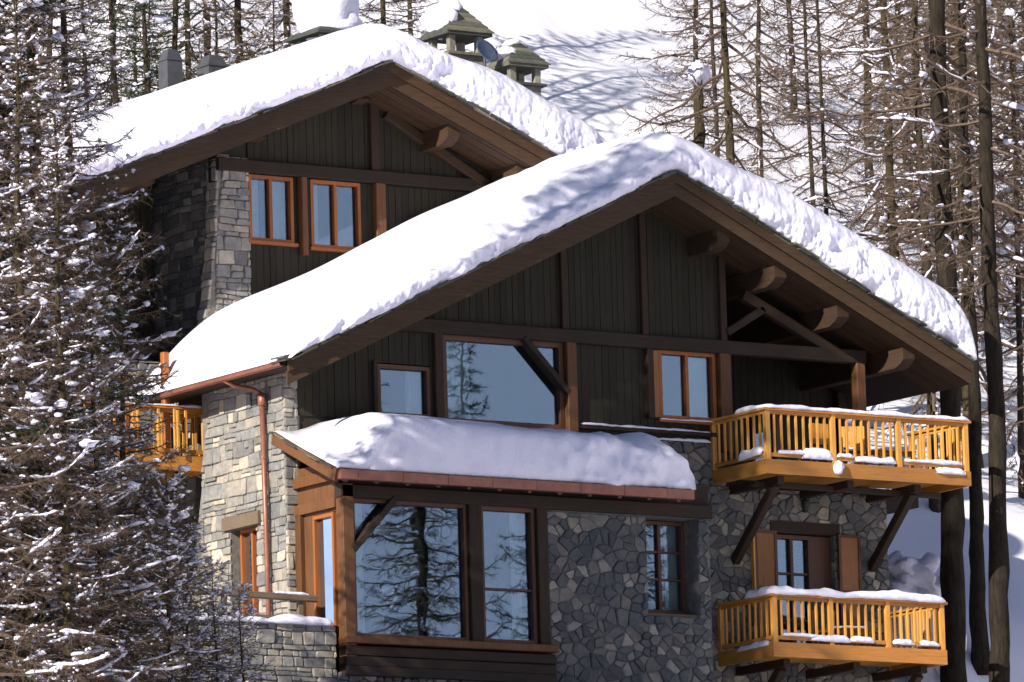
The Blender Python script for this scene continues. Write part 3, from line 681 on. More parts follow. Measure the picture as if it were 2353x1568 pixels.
# snow on the bay roof
def bay_snow():
    x0, x1 = bx0-.04, bx1+.10; n_ = 190; prof = []
    P = [(-2.42, .0), (-2.47, .03), (-2.51, .10), (-2.53, .18), (-2.54, .28), (-2.54, .38), (-2.54, .48), (-2.53, .57), (-2.51, .66), (-2.48, .74), (-2.43, .82), (-2.36, .89), (-2.26, .95), (-2.12, 1.0), (-1.95, 1.05), (-1.7, 1.11), (-1.4, 1.16), (-1.0, 1.22), (-.5, 1.27), (-.06, 1.29)]
    vs = []; fs = []; K = len(P)+2; rf = lambda y: BZ0+(max(-2.34, y)+2.34)*(BZ1-BZ0)/2.32
    for i in range(n_+1):
        x = x0+(x1-x0)*i/n_; a, b_ = x-x0, x1-x
        k = min(1, (.16+.84*sstep(.35, 1.5, a))*min(1, (a/.15+.02))**.5, max(0, 1-(1-min(1, b_/.75))**2)**.5+.02)
        k *= 1.20-.14*sstep(1.5, 5, x)+.05*noise.noise(Vector((x*.7, 3, 1)))
        for j, (y, h) in enumerate(P):
            rough = 1.3*sstep(4.0, 6.0, x)+.25+.8*sstep(1.2, .4, x)
            z = rf(y)+.02+max(0, BZ0+h-rf(y))*k
            cr = noise.turbulence(Vector((x*2.2, h*3, 6)), 3, False)-.5
            dy = (.10*noise.noise(Vector((x*1.3, h*2.4, 4)))+.06*noise.noise(Vector((x*4.1, h*6, 2)))-.08*cr)*rough*(1 if y < -1.6 else .3)*min(1, k*1.3)
            dz = .06*noise.noise(Vector((x*1.9, y*2, 8)))*rough*min(1, h*3)*k-(.10*max(0, noise.noise(Vector((x*.9, 1, 5))))*sstep(4.5, 6.5, x) if j < 2 else 0)
            vs.append((x, y+(1-min(1, k))*.10*(y < -2)+dy, z+dz))
        vs += [(x, -.05, rf(-.05)+.02), (x, -2.3, rf(-2.3)+.02)]
    for i in range(n_):
        for j in range(K): fs.append((i*K+j, (i+1)*K+j, (i+1)*K+(j+1)%K, i*K+(j+1)%K))
    fs += [tuple(range(K)), tuple(range(n_*K, n_*K+K))[::-1]]
    return MB().add(vs, fs).build('bay_roof_snow', 'snow', smooth=True)
tag(bay_snow(), 'deep rounded snow cushion in shade on the low roof above the big bay window', 'snow')
# --- balcony door storey on the right
window(LC, FR, 11.58, 12.56, .02, 2.58, 2, (.30, .70), .08, 'frame_dark', depth=.8, sill=False, rec=.16, proud=-.08, name='door')
rect(FR, 12.57, 13.06, .02, 2.58, -.3, -.12).build('door_panel', 'frame_dark', LC)
rect(FR, 11.45, 13.2, 2.60, 2.84, -.2, .06).build('lintel', 'dark_beam_x', LC)
for a0, a1 in ((10.98, 11.54), (13.10, 13.66)):
    sh = frame_rect(LC, FR, a0, a1, .25, 2.62, .06, .09, .15, 'frame_dark', 'shutter')
    rect(FR, a0+.06, a1-.06, .31, 1.40, .10, .13).build('panel', 'shutter', sh); rect(FR, a0+.06, a1-.06, 1.46, 2.56, .10, .13).build('panel', 'shutter', sh); rect(FR, a0+.06, a1-.06, 1.40, 1.46, .09, .148).build('rail', 'frame_dark', sh)
MB().box(10.93, 10.97, -.16, -.05, 1.0, 2.66).build('shutter_edge', 'honey', LC)
ub = balcony(LC, 10.02, 15.2, -2.0, .0, 3.50, 4.86, [10.10, 11.74, 13.40, 15.12], 8, 8, label='upper orange wood balcony with snow along its handrail')
lb = balcony(LC, 10.05, 14.42, -2.0, -.02, -.25, 1.04, [10.13, 11.53, 12.96, 14.34], 7, 8, label='lower orange wood balcony with thick snow on its handrail')
for x in (10.55, 12.3, 14.0):
    for bz, dk_ in ((3.42, ub), (-.33, lb)): beam(LC, (x, .1, bz), (x, -1.75, bz), .16, .17, 'dark_beam_z', 'joist')
beam(LC, (10.25, -1.2, 3.40), (14.95, -1.2, 3.38), .14, .12, 'dark_beam_x', 'joist')
for x in (10.55, 14.0):
    beam(LC, (x, -.02, 1.95), (x, -1.55, 3.36), .17, .19, 'dark_beam_z', 'bracket'); beam(LC, (x, -.02, -1.8), (x, -1.55, -.42), .17, .19, 'dark_beam_z', 'bracket')
# dark timber wall at the right end below the loggia
FE = lambda a, b, d: (a, 1.6-d, b)
boards(rw, FE, 14.45, 15.6, -1.5, lambda a: 3.3, [], .18, 'dark_board', RN, -.1, 0)
# wall lantern
ln = thing('wall_lantern', (*px(1850, 1165, y=-.16),), 'small black iron lantern on the stone wall above the shuttered door', 'lantern')
c = ln.location
MB().box(c.x-.015, c.x+.015, c.y, -.03, c.z+.2, c.z+.23).build('arm', 'iron', ln)
MB().tube([c+Vector((0,0,-.12)), c+Vector((0,0,-.1)), c+Vector((0,0,.1)), c+Vector((0,0,.22))], [.03, .07, .10, .01], 6).build('housing', 'iron', ln)
# ================================================================== UPPER CHALET
UC = thing('chalet', (4.3, 6, -2.3), 'taller rear timber chalet with gable windows rising behind the lower roof', 'chalet')
UXC, UZR, USL, UXL, UXR, UYF = 4.45, 12.48, .414, -3.9, 9.9, 3.0
uz = lambda x: UZR-USL*abs(x-UXC)
roof(UC, UXC, UZR, USL, UXL, UXR, UYF, 4.48, 13.8, [-.8, 1.9, 4.45, 6.15, 7.85], RN, 3.38)
FU = lambda a, b, d: (a, 4.5-d, b)
HU = [(1.76, 2.88, 8.72, 10.14), (3.26, 4.52, 8.68, 10.14)]
uw = slab_cells(FU, 1.0, 9.2, 4.6, 12.2, HU, -.25, -.002, top=lambda a: uz(a)-.5)
uw.box(8.95, 9.2, 4.76, 11.9, 4.6, 9.9); uw.box(-2.9, 9.2, 11.7, 11.95, -1, 9.6)
uw = uw.build('wall', 'dark_board', UC)
boards(UC, FU, 1.78, 9.2, 10.4, lambda a: uz(a)-.51, [], .16, 'dark_board', RN)
boards(UC, FU, 1.78, 9.2, 6.0, lambda a: 10.12, HU, .17, 'dark_board', RN)
beam(UC, (1.0, 4.42, 10.27), (9.0, 4.42, 10.27), .2, .26, 'dark_beam_x', 'tie_beam')
for x, z0_, z1_, mt in ((4.93, 8.4, 10.13, 'bay_wood'), (3.06, 8.5, 10.13, 'bay_wood')):
    beam(UC, (x, 4.42, z0_), (x, 4.42, z1_), .24 if x > 4 else .14, .2, mt, 'post', (0,1,0))
beam(UC, (4.86, 4.44, 10.4), (4.86, 4.44, uz(4.86)-.5), .22, .14, 'dark_beam_z', 'post', (0,1,0))
p, q = W(885, 262, 4.4), W(1115, 425, 4.4); beam(UC, (p[0], 4.40, p[1]), (q[0], 4.40, q[1]), .18, .2, 'barge', 'brace')
window(UC, FU, 1.78, 2.86, 8.74, 10.12, 2, (), .07, 'frame', curt=((1.85, 2.15), (2.5, 2.8)))
window(UC, FU, 3.28, 4.50, 8.70, 10.12, 2, (), .07, 'frame', curt=((3.35, 3.6),))
# stone corner pier, battered to the left
pier = [(.30, 3.0), (1.78, 3.0), (1.77, 10.45), (1.04, 10.45), (.98, 8.9), (.60, 6.2)]
pw_ = MB().prism(pier, FU, -.3, .04)
pw_.prism([(4.5, 3.0), (7.2, 3.0), (7.2, 10.5), (4.5, 10.5)], lambda a, b, d: (d+.0, a, b), 1.08, 1.36)
pw_ = pw_.build('stone_wall', 'mortar', UC)
FUS = lambda a, b, d: (1.08-d, a, b)
ujobs = [(lay_courses(lambda a, b, d: FU(a, b, d+.04), pier, [], .32, RN, .06), pw_, 'stone'),
         (lay_courses(lambda a, b, d: ((1.04-.06*sstep(10.45, 8.9, b)-.38*max(0, min(1.2, (8.9-b)/2.7)))-d, a, b), [(4.44, 4.5), (4.8, 4.5), (4.8, 10.4), (4.44, 10.4)], [], .3, RN, .05), pw_, 'stone'),
         (lay_courses(FUS, [(4.8, 4.5), (7.2, 4.5), (7.2, 10.4), (4.8, 10.4)], [], .32, RN, .05), pw_, 'stone_shaded')]
FQ = lambda a, b, d: (a, 5.2-d, b)                   # lower storeys to the left, behind the trees
HQ = [(-1.8, -.75, 3.75, 5.9)]
lw = slab_cells(FQ, -2.9, .9, -2.3, 6.2, HQ, -.3, 0).build('stone_wall', 'mortar', UC)
ujobs.append((lay_courses(FQ, [(-2.9, -2.3), (.9, -2.3), (.9, 6.2), (-2.9, 6.2)], HQ, .36, RN, .05), lw, 'stone'))
set_stones(ujobs)
FV = lambda a, b, d: (a, 6.9-d, b)
slab_cells(FV, -2.9, .9, 6.0, 10.6, [], -.1, -.01, top=lambda a: uz(a)-.5).build('wall', 'dark_board', UC)
boards(UC, FV, -2.9, .75, 6.1, lambda a: uz(a)-.51, [], .17, 'dark_board', RN)
MB().box(-2.9, .7, 5.2, 6.8, 6.0, 6.2).build('floor', 'dark_beam_x', UC)
MB().box(-3.1, -2.85, 5.0, 11.9, -2.3, 9.2).build('wall', 'dark_board', UC)
window(UC, FQ, -1.78, -.77, 3.76, 5.88, 2, (.5,), .08, 'frame', depth=.8, sill=False, name='door')
beam(UC, (-.92, 3.45, 3.9), (-.92, 3.45, 6.1), .14, .14, 'frame', 'post', (0,1,0))
balcony(UC, -5.2, -.02, 3.25, 5.15, 3.68, 4.98, [-5.1, -3.4, -1.75, -.1], 9, 8, label='orange wood balcony beside the stone side wall, half hidden by trees')
for x in (-4.2, -.6): beam(UC, (x, 5.1, 2.2), (x, 3.5, 3.64), .17, .17, 'dark_beam_z', 'bracket')
# ------------------------------------------------------------------ roof snow
tag(roof_snow('roof_snow', XC, ZR, SL, XL-.02, XR+.05, YF, 4.55, .98, 2.0, .55, 1, ''), 'thick snow blanket on the front chalet roof with a crumbling edge', 'snow')
def ucut(x): return 1.0
tag(roof_snow('roof_snow', UXC, UZR, USL, UXL-.02, UXR+.5, UYF, 14.0, .95, 1.2, 1.6, 2, ''), 'thick snow blanket on the taller rear chalet roof', 'snow')
# ------------------------------------------------------------------ chimneys, dish, flues
def chimney(x, y, zb, zs_, w, cap_h, label, snow_h, pyramid=True):
    """stone shaft, top slab, four pillars, slate cap and snow"""
    r = thing('chimney', (x, y, zb), label, 'chimney', 'stone chimneys on the rear chalet roof')
    sh = MB().box(x-w*.46, x+w*.46, y-w*.46, y+w*.46, zb, zs_).build('shaft', 'mortar', r)
    k = 0
    for z in [zb+i*.14 for i in range(int((zs_-zb)/.14))]:
        for sx, fn in ((0, lambda a, b, d: (x+a, y-w*.46-d, b)), (1, lambda a, b, d: (x-w*.46-d, y+a, b))):
            a = -w*.46
            while a < w*.46-.05:
                e = min(w*.46, a+RN.uniform(.16, .34)); rect(fn, a+.008, e-.008, z+.008, z+.132, -.02, RN.uniform(.015, .05)).build('stone', 'chim_stone', sh); a = e
    MB().box(x-w*.58, x+w*.58, y-w*.58, y+w*.58, zs_, zs_+.06).build('slab', 'slate', r)
    ph = .36*w/.9
    for sx in (-1, 1):
        for sy in (-1, 1):
            MB().box(x+sx*w*.38-.07, x+sx*w*.38+.07, y+sy*w*.38-.07, y+sy*w*.38+.07, zs_+.06, zs_+.06+ph).build('pillar', 'chim_stone', r)
    z0_ = zs_+.06+ph; e = w*.62; t_ = .10 if pyramid else .5
    cp = MB().add([(x-e, y-e, z0_), (x+e, y-e, z0_), (x+e, y+e, z0_), (x-e, y+e, z0_), (x-e, y-e, z0_+.06), (x+e, y-e, z0_+.06), (x+e, y+e, z0_+.06), (x-e, y+e, z0_+.06),
                   (x-w*t_, y-w*t_, z0_+cap_h), (x+w*t_, y-w*t_, z0_+cap_h), (x+w*t_, y+w*t_, z0_+cap_h), (x-w*t_, y+w*t_, z0_+cap_h)],
                  [(3,2,1,0),(0,1,5,4),(1,2,6,5),(2,3,7,6),(3,0,4,7),(4,5,9,8),(5,6,10,9),(6,7,11,10),(7,4,8,11),(8,9,10,11)]).build('cap', 'slate', r)
    for i in range(5 if pyramid else 0):             # slate courses on the two faces in view
        f0, f1 = i/5, (i+1)/5; e0, e1 = e*(1-f0)+w*t_*f0+.035, e*(1-f1)+w*t_*f1+.01; za, zb_ = z0_+.06+(cap_h-.06)*f0, z0_+.06+(cap_h-.06)*f1+.01
        MB().add([(x-e0, y-e0, za), (x+e0, y-e0, za), (x+e1, y-e1, zb_), (x-e1, y-e1, zb_), (x-e0, y-e0, za+.03), (x+e0, y-e0, za+.03), (x+e1, y-e1, zb_+.02), (x-e1, y-e1, zb_+.02)], [(3,2,1,0),(4,5,6,7),(0,1,5,4),(1,2,6,5),(2,3,7,6),(3,0,4,7)]).build('slate', 'slate', cp)
    if snow_h:
        mb_ = MB(); zt = z0_+cap_h
        if pyramid:
            mb_.blob((x-w*.34, y+.1, z0_+cap_h*.62), (w*.36, w*.60, snow_h*.55), x*3, 14, 9, .25); mb_.blob((x-.02, y+.05, zt+.04), (w*.22, w*.25, snow_h*.35), x*5, 12, 8, .25)
        else:
            mb_.blob((x-.05, y, zt+snow_h*.40), (w*.60, w*.62, snow_h*.62), x*3, 22, 14, .12); mb_.blob((x+.05, y, zt+.15), (w*.62, w*.6, .35), x*9, 22, 12, .15)
        tag(mb_.build('chimney_snow', 'snow', smooth=True), 'snow cap on the '+label, 'snow')
    return r
p2 = px(1186, 204, y=5.3); chimney(p2.x, p2.y, uz(p2.x)-.2, p2.z, .82, .55, 'squat stone chimney with slate hood lower on the roof beside the satellite dish', .26)
p1 = px(1048, 136, y=6.6); chimney(p1.x, p1.y, uz(p1.x)-.2, p1.z, .92, .66, 'stone chimney with slate hood between the satellite dish and the roof ridge', .62)
p3 = px(757, 146, y=11.2); chimney(p3.x, p3.y, uz(p3.x)-.2, p3.z, 1.15, .16, 'wide chimney under a tall snow hump behind the ridge of the rear roof', 1.5, False)
dsh = thing('satellite_dish', (*px(1112, 150, y=5.1),), 'blue grey satellite dish between the two hooded chimneys', 'satellite dish')
c = px(1116, 120, y=5.1); mb = MB(); ax = Vector((.15, -.80, .45)).normalized(); a_ = ax.cross(Vector((0,0,1))).normalized(); b2 = a_.cross(ax)
vs = []; fs = []
for s_, off in ((0, 0), (1, -.02)):
    for j in range(6):
        rr = .28*j/5
        for i in range(20): vs.append(c+(a_*cos(2*pi*i/20)+b2*sin(2*pi*i/20)*1.05)*max(rr, .002)+ax*(rr*rr*.8+off))
for s_ in (0, 120):
    for j in range(5):
        for i in range(20): fs.append((s_+j*20+i, s_+j*20+(i+1)%20, s_+j*20+20+(i+1)%20, s_+j*20+20+i))
fs += [(100+i, 100+(i+1)%20, 220+(i+1)%20, 220+i) for i in range(20)]
mb.add(vs, fs).build('reflector', 'dish', dsh, smooth=True)
mz = uz(c.x)-.1
MB().tube([(c.x, c.y+.05, mz), (c.x, c.y+.05, c.z-.05)], [.03, .03], 8).build('mast', 'zinc', dsh)
MB().tube([c-b2*.28, c+ax*.32-b2*.12], [.012, .012], 6).build('feed_arm', 'zinc', dsh)
for u, v0, v1, wd_, yy, lab in ((392, 165, 116, .40, 12.7, 'grey metal flue hood sticking up through the rear roof snow'), (488, 158, 130, .50, 12.9, 'broad low grey metal flue hood beside the taller hood on the rear roof')):
    a, q = px(u, v0, y=yy), px(u, v1, y=yy); zb = uz(a.x)-.1
    r = thing('flue_hood', (a.x, yy, zb), lab, 'flue hood')
    e, e2 = wd_/2, wd_*.30
    MB().add([(a.x-e, yy-e, zb), (a.x+e, yy-e, zb), (a.x+e, yy+e, zb), (a.x-e, yy+e, zb), (a.x-e*.95, yy-e*.95, q.z-.22), (a.x+e*.95, yy-e*.95, q.z-.22), (a.x+e*.95, yy+e*.95, q.z-.22), (a.x-e*.95, yy+e*.95, q.z-.22), (a.x-e2, yy-e2, q.z), (a.x+e2, yy-e2, q.z), (a.x+e2, yy+e2, q.z), (a.x-e2, yy+e2, q.z)],
             [(3,2,1,0),(0,1,5,4),(1,2,6,5),(2,3,7,6),(3,0,4,7),(4,5,9,8),(5,6,10,9),(6,7,11,10),(7,4,8,11),(8,9,10,11)]).build('hood', 'zinc', r)
    MB().box(a.x-e*1.06, a.x+e*1.06, yy-e*1.06, yy+e*1.06, q.z-.25, q.z-.22).build('rim', 'zinc', r)
a = px(527, 130, y=12.6); q = px(527, 103, y=12.6)
tag(MB().tube([(a.x, a.y, uz(a.x)-.1), (a.x, a.y, q.z)], [.02, .015], 6).tube([(a.x, a.y, q.z-.02), (a.x, a.y, q.z+.01)], [.03, .02], 6).build('antenna_pole', 'zinc'), 'thin pale antenna pole standing on the rear roof snow', 'antenna')
# ------------------------------------------------------------------ snow on balconies and ledges
def sn(name, pts, w, h, seed, n_, label, under=0):
    return tag(lumpy_strip(pts, w, h, seed, n_, under=under).build(name, 'snow', smooth=True), label, 'snow')
sn('rail_snow', [(10.08, -.9, 4.855), (10.08, -1.95, 4.855), (15.2, -1.95, 4.855)], .19, .10, 1, 90, 'thin even snow strip on the upper balcony handrail')
sn('rail_snow', [(10.11, -1.05, 1.035), (10.11, -1.95, 1.035), (14.42, -1.95, 1.035)], .25, .19, 2, 90, 'thick drooping snow on the lower balcony handrail', .12)
sn('ledge_snow', [(6.75, -.09, 4.575), (9.98, -.09, 4.575)], .13, .05, 3, 40, 'thin snow line on the ledge under the orange framed window')
sn('ledge_snow', [(8.5, -.06, 4.375), (10.0, -.06, 4.375)], .12, .05, 4, 20, 'thin snow line on top of the stone wall left of the upper balcony')
sn('ledge_snow', [(8.75, -.08, 4.80), (10.1, -.08, 4.80)], .10, .03, 8, 20, 'thin snow on the sill of the orange framed two pane window')
for i, (x0, x1, z, y, h, lab) in enumerate(((10.35, 11.05, 3.93, -1.93, .12, 'small snow ridge on the lower rail beside the corner post of the upper balcony'),
        (10.95, 11.72, 3.86, -1.94, .24, 'large snow clump on the upper balcony lower rail beside its second post'), (11.80, 12.25, 3.93, -1.93, .09, 'low snow ridge on the upper balcony rail between two snow clumps'),
        (12.25, 13.30, 3.86, -1.94, .20, 'long snow clump on the upper balcony rail before its third post'), (13.5, 15.0, 3.93, -1.93, .08, 'thin snow line on the lower rail in the last bay of the upper balcony'),
        (14.3, 15.05, 3.72, -1.97, .14, 'snow clump on the deck edge at the far end of the upper balcony'),
        (10.3, 11.45, .19, -1.93, .07, 'thin snow on the lower rail in the first bay of the lower balcony'), (11.0, 12.0, .12, -1.94, .14, 'snow clump on the lower balcony rail by its second post'),
        (12.0, 12.6, .14, -1.94, .13, 'short snow clump on the lower balcony rail after its second post'), (13.05, 13.6, .13, -1.94, .12, 'snow clump on the lower balcony rail after its third post'), (13.75, 14.25, .13, -1.94, .14, 'snow clump at the far end of the lower balcony rail'))):
    sn('snow_clump', [(x0, y, z), (x1, y, z)], .17, h, 20+i, 22, lab, .06)
sn('snow_clump', [(10.08, -1.0, 3.88), (10.08, -1.85, 3.92)], .2, .26, 41, 18, 'big snow clump in the corner of the upper balcony side railing', .08)
sn('snow_clump', [(10.10, -.7, -.02), (10.10, -1.85, .0)], .16, .12, 42, 18, 'snow line on the deck edge of the lower balcony side')
tag(MB().blob((11.80, -2.03, 3.70), (.12, .10, .14), 5, 12, 8, .2).build('snow_ball', 'snow', smooth=True), 'round snow lump stuck to the upper balcony fascia', 'snow')
sn('rail_snow', [(-5.1, 3.29, 4.975), (-.15, 3.29, 4.975)], .16, .06, 6, 60, 'thin snow strip on the handrail of the balcony beside the side wall')
# ------------------------------------------------------------------ balcony furniture
def chair(x, y, z, rz, label, group=None):
    r = thing('wooden_chair', (x, y, z), label, 'chair', group); r.rotation_euler = (0, 0, rz)
    def part(name, boxes):
        mb_ = MB()
        for b_ in boxes: mb_.box(*b_)
        me = mb_.build(name, 'honey'); me.parent = r; return me
    for sx in (-.22, .22):
        part('leg', [(sx-.02, sx+.02, -.22, -.18, 0, .42)]); part('leg', [(sx-.02, sx+.02, .20, .24, 0, .92)])
    for i in range(5): part('seat_slat', [(-.25, .25, -.24+i*.095, -.155+i*.095, .42, .445)])
    for i in range(6): part('back_slat', [(-.235+i*.08, -.165+i*.08, .225, .245, .50, .93)])
    part('back_rail', [(-.25, .25, .21, .225, .55, .62)]); part('back_rail', [(-.25, .25, .21, .225, .82, .89)])
    return r
fz = 3.762
chair(W(1868, 1010, -1.2)[0], -1.2, fz, pi, 'wooden slat chair behind the first bay of upper balcony railing')
chair(W(1960, 1010, -1.2)[0], -1.15, fz, pi-.5, 'wooden slat chair turned aside behind the second bay of upper balcony railing')
def table(x, y, z, w, d, h, label):
    r = thing('wooden_table', (x, y, z), label, 'table')
    for i in range(6): MB().box(x-w/2, x+w/2, y-d/2+i*d/6+.004, y-d/2+(i+1)*d/6-.004, z+h-.03, z+h).build('tabletop_board', 'honey_x', r)
    for sx in (-1, 1):
        for sy in (-1, 1): MB().box(x+sx*(w/2-.06)-.025, x+sx*(w/2-.06)+.025, y+sy*(d/2-.06)-.025, y+sy*(d/2-.06)+.025, z, z+h-.03).build('leg', 'honey', r)
    MB().box(x-w/2+.05, x+w/2-.05, y-d/2+.05, y-d/2+.07, z+h-.12, z+h-.031).build('apron', 'honey_x', r)
    return r
table(W(2040, 1050, -1.0)[0], -1.0, fz, .95, .7, .5, 'low wooden table on the upper balcony deck')
tb = W(1945, 1440, -1.1)[0]
table(tb, -1.1, .012, .9, .6, .48, 'low wooden table with snow on the lower balcony')
sn('table_snow', [(tb-.42, -1.1, .488), (tb+.42, -1.1, .488)], .55, .10, 51, 20, 'snow pad on the low table of the lower balcony')
ch3 = chair(W(1893, 1310, -.9)[0], -.9, .012, -.4, 'wooden slat chair by the shuttered door on the lower balcony')
c = ch3.location; tag(MB().bar((c.x-.1, c.y+.20, c.z+.95), (c.x+.22, c.y+.10, c.z+.95), .06, .03).bar((c.x-.02, c.y+.12, c.z+.55), (c.x+.1, c.y+.10, c.z+.96), .16, .03, (0,1,0)).build('towel', 'cushion'), 'dark green cloth hung on the chair by the shuttered door', 'cloth')
# ------------------------------------------------------------------ terrace at bottom left
TW = thing('retaining_wall', (-2, -1.6, -4), 'grey stone retaining wall of the snowy terrace below the side door', 'wall')
FT = lambda a, b, d: (a, -1.55-d, b)
tw = MB().box(-5.2, -.16, -1.55, -1.1, -4.5, .0).build('core', 'mortar', TW)
set_stones([(lay_courses(FT, [(-5.2, -2.6), (-.16, -2.6), (-.16, .0), (-5.2, .0)], [], .34, RN, .05), tw, 'stone')])
MB().box(-5.2, -.16, -1.1, 3.2, -1.0, -.10).build('terrace_floor', 'mortar', TW)
sn('terrace_snow', [(-5.1, -1.30, -.01), (-.2, -1.32, -.01)], .72, .20, 61, 70, 'snow lying along the top of the terrace retaining wall')
vs = []; fs = []
for j in range(16):
    for i in range(26):
        x, y = -5.0+i*.19, -1.15+j*.28; vs.append((x, y, -.06+.12*fbm(Vector((x*.8, y*.8, 2)))+.15*sstep(.5, 3, y)))
for j in range(15):
    for i in range(25): fs.append((j*26+i, j*26+i+1, j*26+27+i, j*26+26+i))
nb_ = len(vs); vs += [(x, y, -.11) for x, y in ((-5.0, -1.15), (-.25, -1.15), (-.25, 3.05), (-5.0, 3.05))]; fs.append((nb_+3, nb_+2, nb_+1, nb_))
tag(MB().add(vs, fs).build('terrace_snow', 'snow', smooth=True), 'snow sheet covering the terrace floor at the side door', 'snow')
HRL = thing('terrace_handrail', (-2, -1.3, -.1), 'weathered grey wood handrail along the terrace retaining wall', 'handrail')
hy = -.95; pl, pr_ = px(430, 1342, y=hy), px(752, 1376, y=hy)
MB().bar((pl.x-.6, hy, .66), (-.20, hy, .60), .12, .13, ch=.02).build('rail', 'grey_wood', HRL)
for x in (-4.0, -2.3, -.55): MB().box(x-.05, x+.05, hy+.01, hy+.1, -.15, .60).build('post', 'grey_wood', HRL)
MB().bar((-4.2, hy, .22), (-.20, hy, .18), .05, .10).build('rail', 'grey_wood', HRL)
sn('rail_snow', [(-1.2, hy, .675), (-.4, hy, .66)], .12, .05, 63, 20, 'thin snow bits on the weathered terrace handrail')
# ================================================================== TREES
def larch(name, seed, H, r0, zlo, nb, Lmax, el0, twig_step, spurs, snow, mats, wave=.25, shape=.75, top=1.0, thick=.0085):
    """trunk, crown of branches with twigs and spurs, and the snow caught on them; returns three meshes built at the origin"""
    R = random.Random(seed); tr = MB(); cr = MB(); sn_ = MB()
    lean = (R.uniform(-.02, .02), R.uniform(-.02, .02)); NZ = 60
    axis_ = lambda z: Vector((lean[0]*z+.10*noise.noise(Vector((z*.25, seed, 0))), lean[1]*z+.10*noise.noise(Vector((z*.25, seed, 9))), z))
    rad = lambda z: r0*((1-z/H)**.8*.92+.04)*(1+.5*exp(-z*1.6))
    zz = [H*top*i/NZ for i in range(NZ+1)]
    tr.tube([axis_(z) for z in zz], [rad(z)*(1+.10*noise.noise(Vector((z*1.7, seed, 3)))) for z in zz], 11)
    tr.v = [tuple(Vector(p)+Vector((p[0]-axis_(p[2]).x, p[1]-axis_(p[2]).y, 0))*(.22*noise.noise(Vector((p[0]*9, p[1]*9, p[2]*2.3)))+.16*noise.noise(Vector((p[0]*22, p[1]*22, p[2]*6))))) for p in tr.v]
    V = Vector
    def cone(p, d, L, r):                            # a spur: thin three sided spike
        a = d.cross(V((.3, .5, .8))).normalized()*r; b_ = d.cross(a).normalized()*r; o = len(cr.v)
        cr.v += [tuple(p+a), tuple(p-a*.5+b_*.87), tuple(p-a*.5-b_*.87), tuple(p+d*L)]
        cr.f += [(o, o+1, o+3), (o+1, o+2, o+3), (o+2, o, o+3)]
    az = R.random()*6.28
    for k in range(nb):
        f = (k+R.random())/nb; z = zlo+(H*top*.99-zlo)*f; az += 2.4+R.uniform(-.5, .5)
        L = Lmax*max(.10, (1-z/H))**shape*R.uniform(.55, 1.12)+.15
        el = el0+R.uniform(-.22, .22)+.45*f; n_ = 7; p = axis_(z); pts = [p.copy()]; a = az; e = el; seg = L/n_
        for i in range(n_):
            e += (.08+wave*.10+R.uniform(-1, 1)*wave*.6) if i > 1 else -.05+R.uniform(-1, 1)*wave*.3; a += R.uniform(-1, 1)*wave
            p = p+V((cos(a)*cos(e), sin(a)*cos(e), sin(e)))*seg; pts.append(p.copy())
        rb = min(.008+thick*L*(1 if R.random() < .75 else 1.5), rad(z)*.5)
        cr.tube(pts, [rb*(1-.80*i/n_)+.003 for i in range(n_+1)], 4, False)
        # twigs
        d = .18*L; s_ = 1
        while d < L:
            i = min(n_-1, int(d/seg)); q = pts[i].lerp(pts[i+1], d/seg-i); dr = (pts[i+1]-pts[i]).normalized()
            sd = dr.cross(V((0, 0, 1))); sd = sd.normalized()*s_ if sd.length > .01 else V((s_, 0, 0)); s_ = -s_
            tl = R.uniform(.18, .5)*(.35+.65*(1-d/L))*min(1.6, .5+.30*L)*1.5
            td = (sd*R.uniform(.3, 1)+dr*R.uniform(.3, .9)+V((0, 0, R.uniform(-.75, .25)))).normalized()
            m1 = q+td*tl*.5; td2 = (td+V((0, 0, R.uniform(-.25, .25)))+dr*.2).normalized(); m2 = m1+td2*tl*.5
            cr.tube([q, m1, m2], [.0075, .006, .003], 3, False)
            for j in range(spurs):
                g_ = R.random(); b_ = q.lerp(m1, g_*2) if g_ < .5 else m1.lerp(m2, g_*2-1)
                cone(b_, V((td2.x+R.uniform(-1, 1), td2.y+R.uniform(-1, 1), td2.z+R.uniform(-1, .8))).normalized(), R.uniform(.07, .24), .0065)
            if R.random() < snow*.42:
                b_ = q.lerp(m1, R.random()); w = R.uniform(.014, .034)
                sn_.blob(b_+V((0, 0, w*.6)), (w*R.uniform(1, 2), w*R.uniform(1, 2), w), R.random()*50, 5, 4, .5)
            d += twig_step*R.uniform(.6, 1.4)
        # snow lying along the branch
        if R.random() < snow:
            i0 = R.randint(1, n_-2); i1 = min(n_, i0+R.randint(1, 4)); pr = []; rs = []
            for i in range(i0, i1+1):
                for h_ in ((0, .33, .66) if i < i1 else (0,)):
                    q = pts[i].lerp(pts[min(i+1, n_)], h_); w = R.uniform(.012, .042)*min(1.3, .5+L*.25)*(1 if 0 < len(pr) else .4); pr.append(q+V((R.uniform(-.02, .02), R.uniform(-.02, .02), rb*.5+w*.5))); rs.append(w)
            rs[-1] *= .35
            sn_.tube(pr, rs, 6)
        for _ in range(int(R.random()*snow*4)):
            i = R.randint(1, n_-1); q = pts[i].lerp(pts[i+1], R.random()); w = R.uniform(.022, .070)*(1.7 if R.random() < .13 else 1)
            sn_.blob(q+V((0, 0, w*.55)), (w*R.uniform(.9, 2.0), w*R.uniform(.9, 2.0), w*.8), R.random()*50, 7, 5, .5)
    if top < 1: c_ = axis_(H*top); sn_.blob(c_+V((0, 0, .10)), (rad(H*top)*1.5+.10, rad(H*top)*1.4+.08, .30), seed, 14, 9, .35)
    out = []
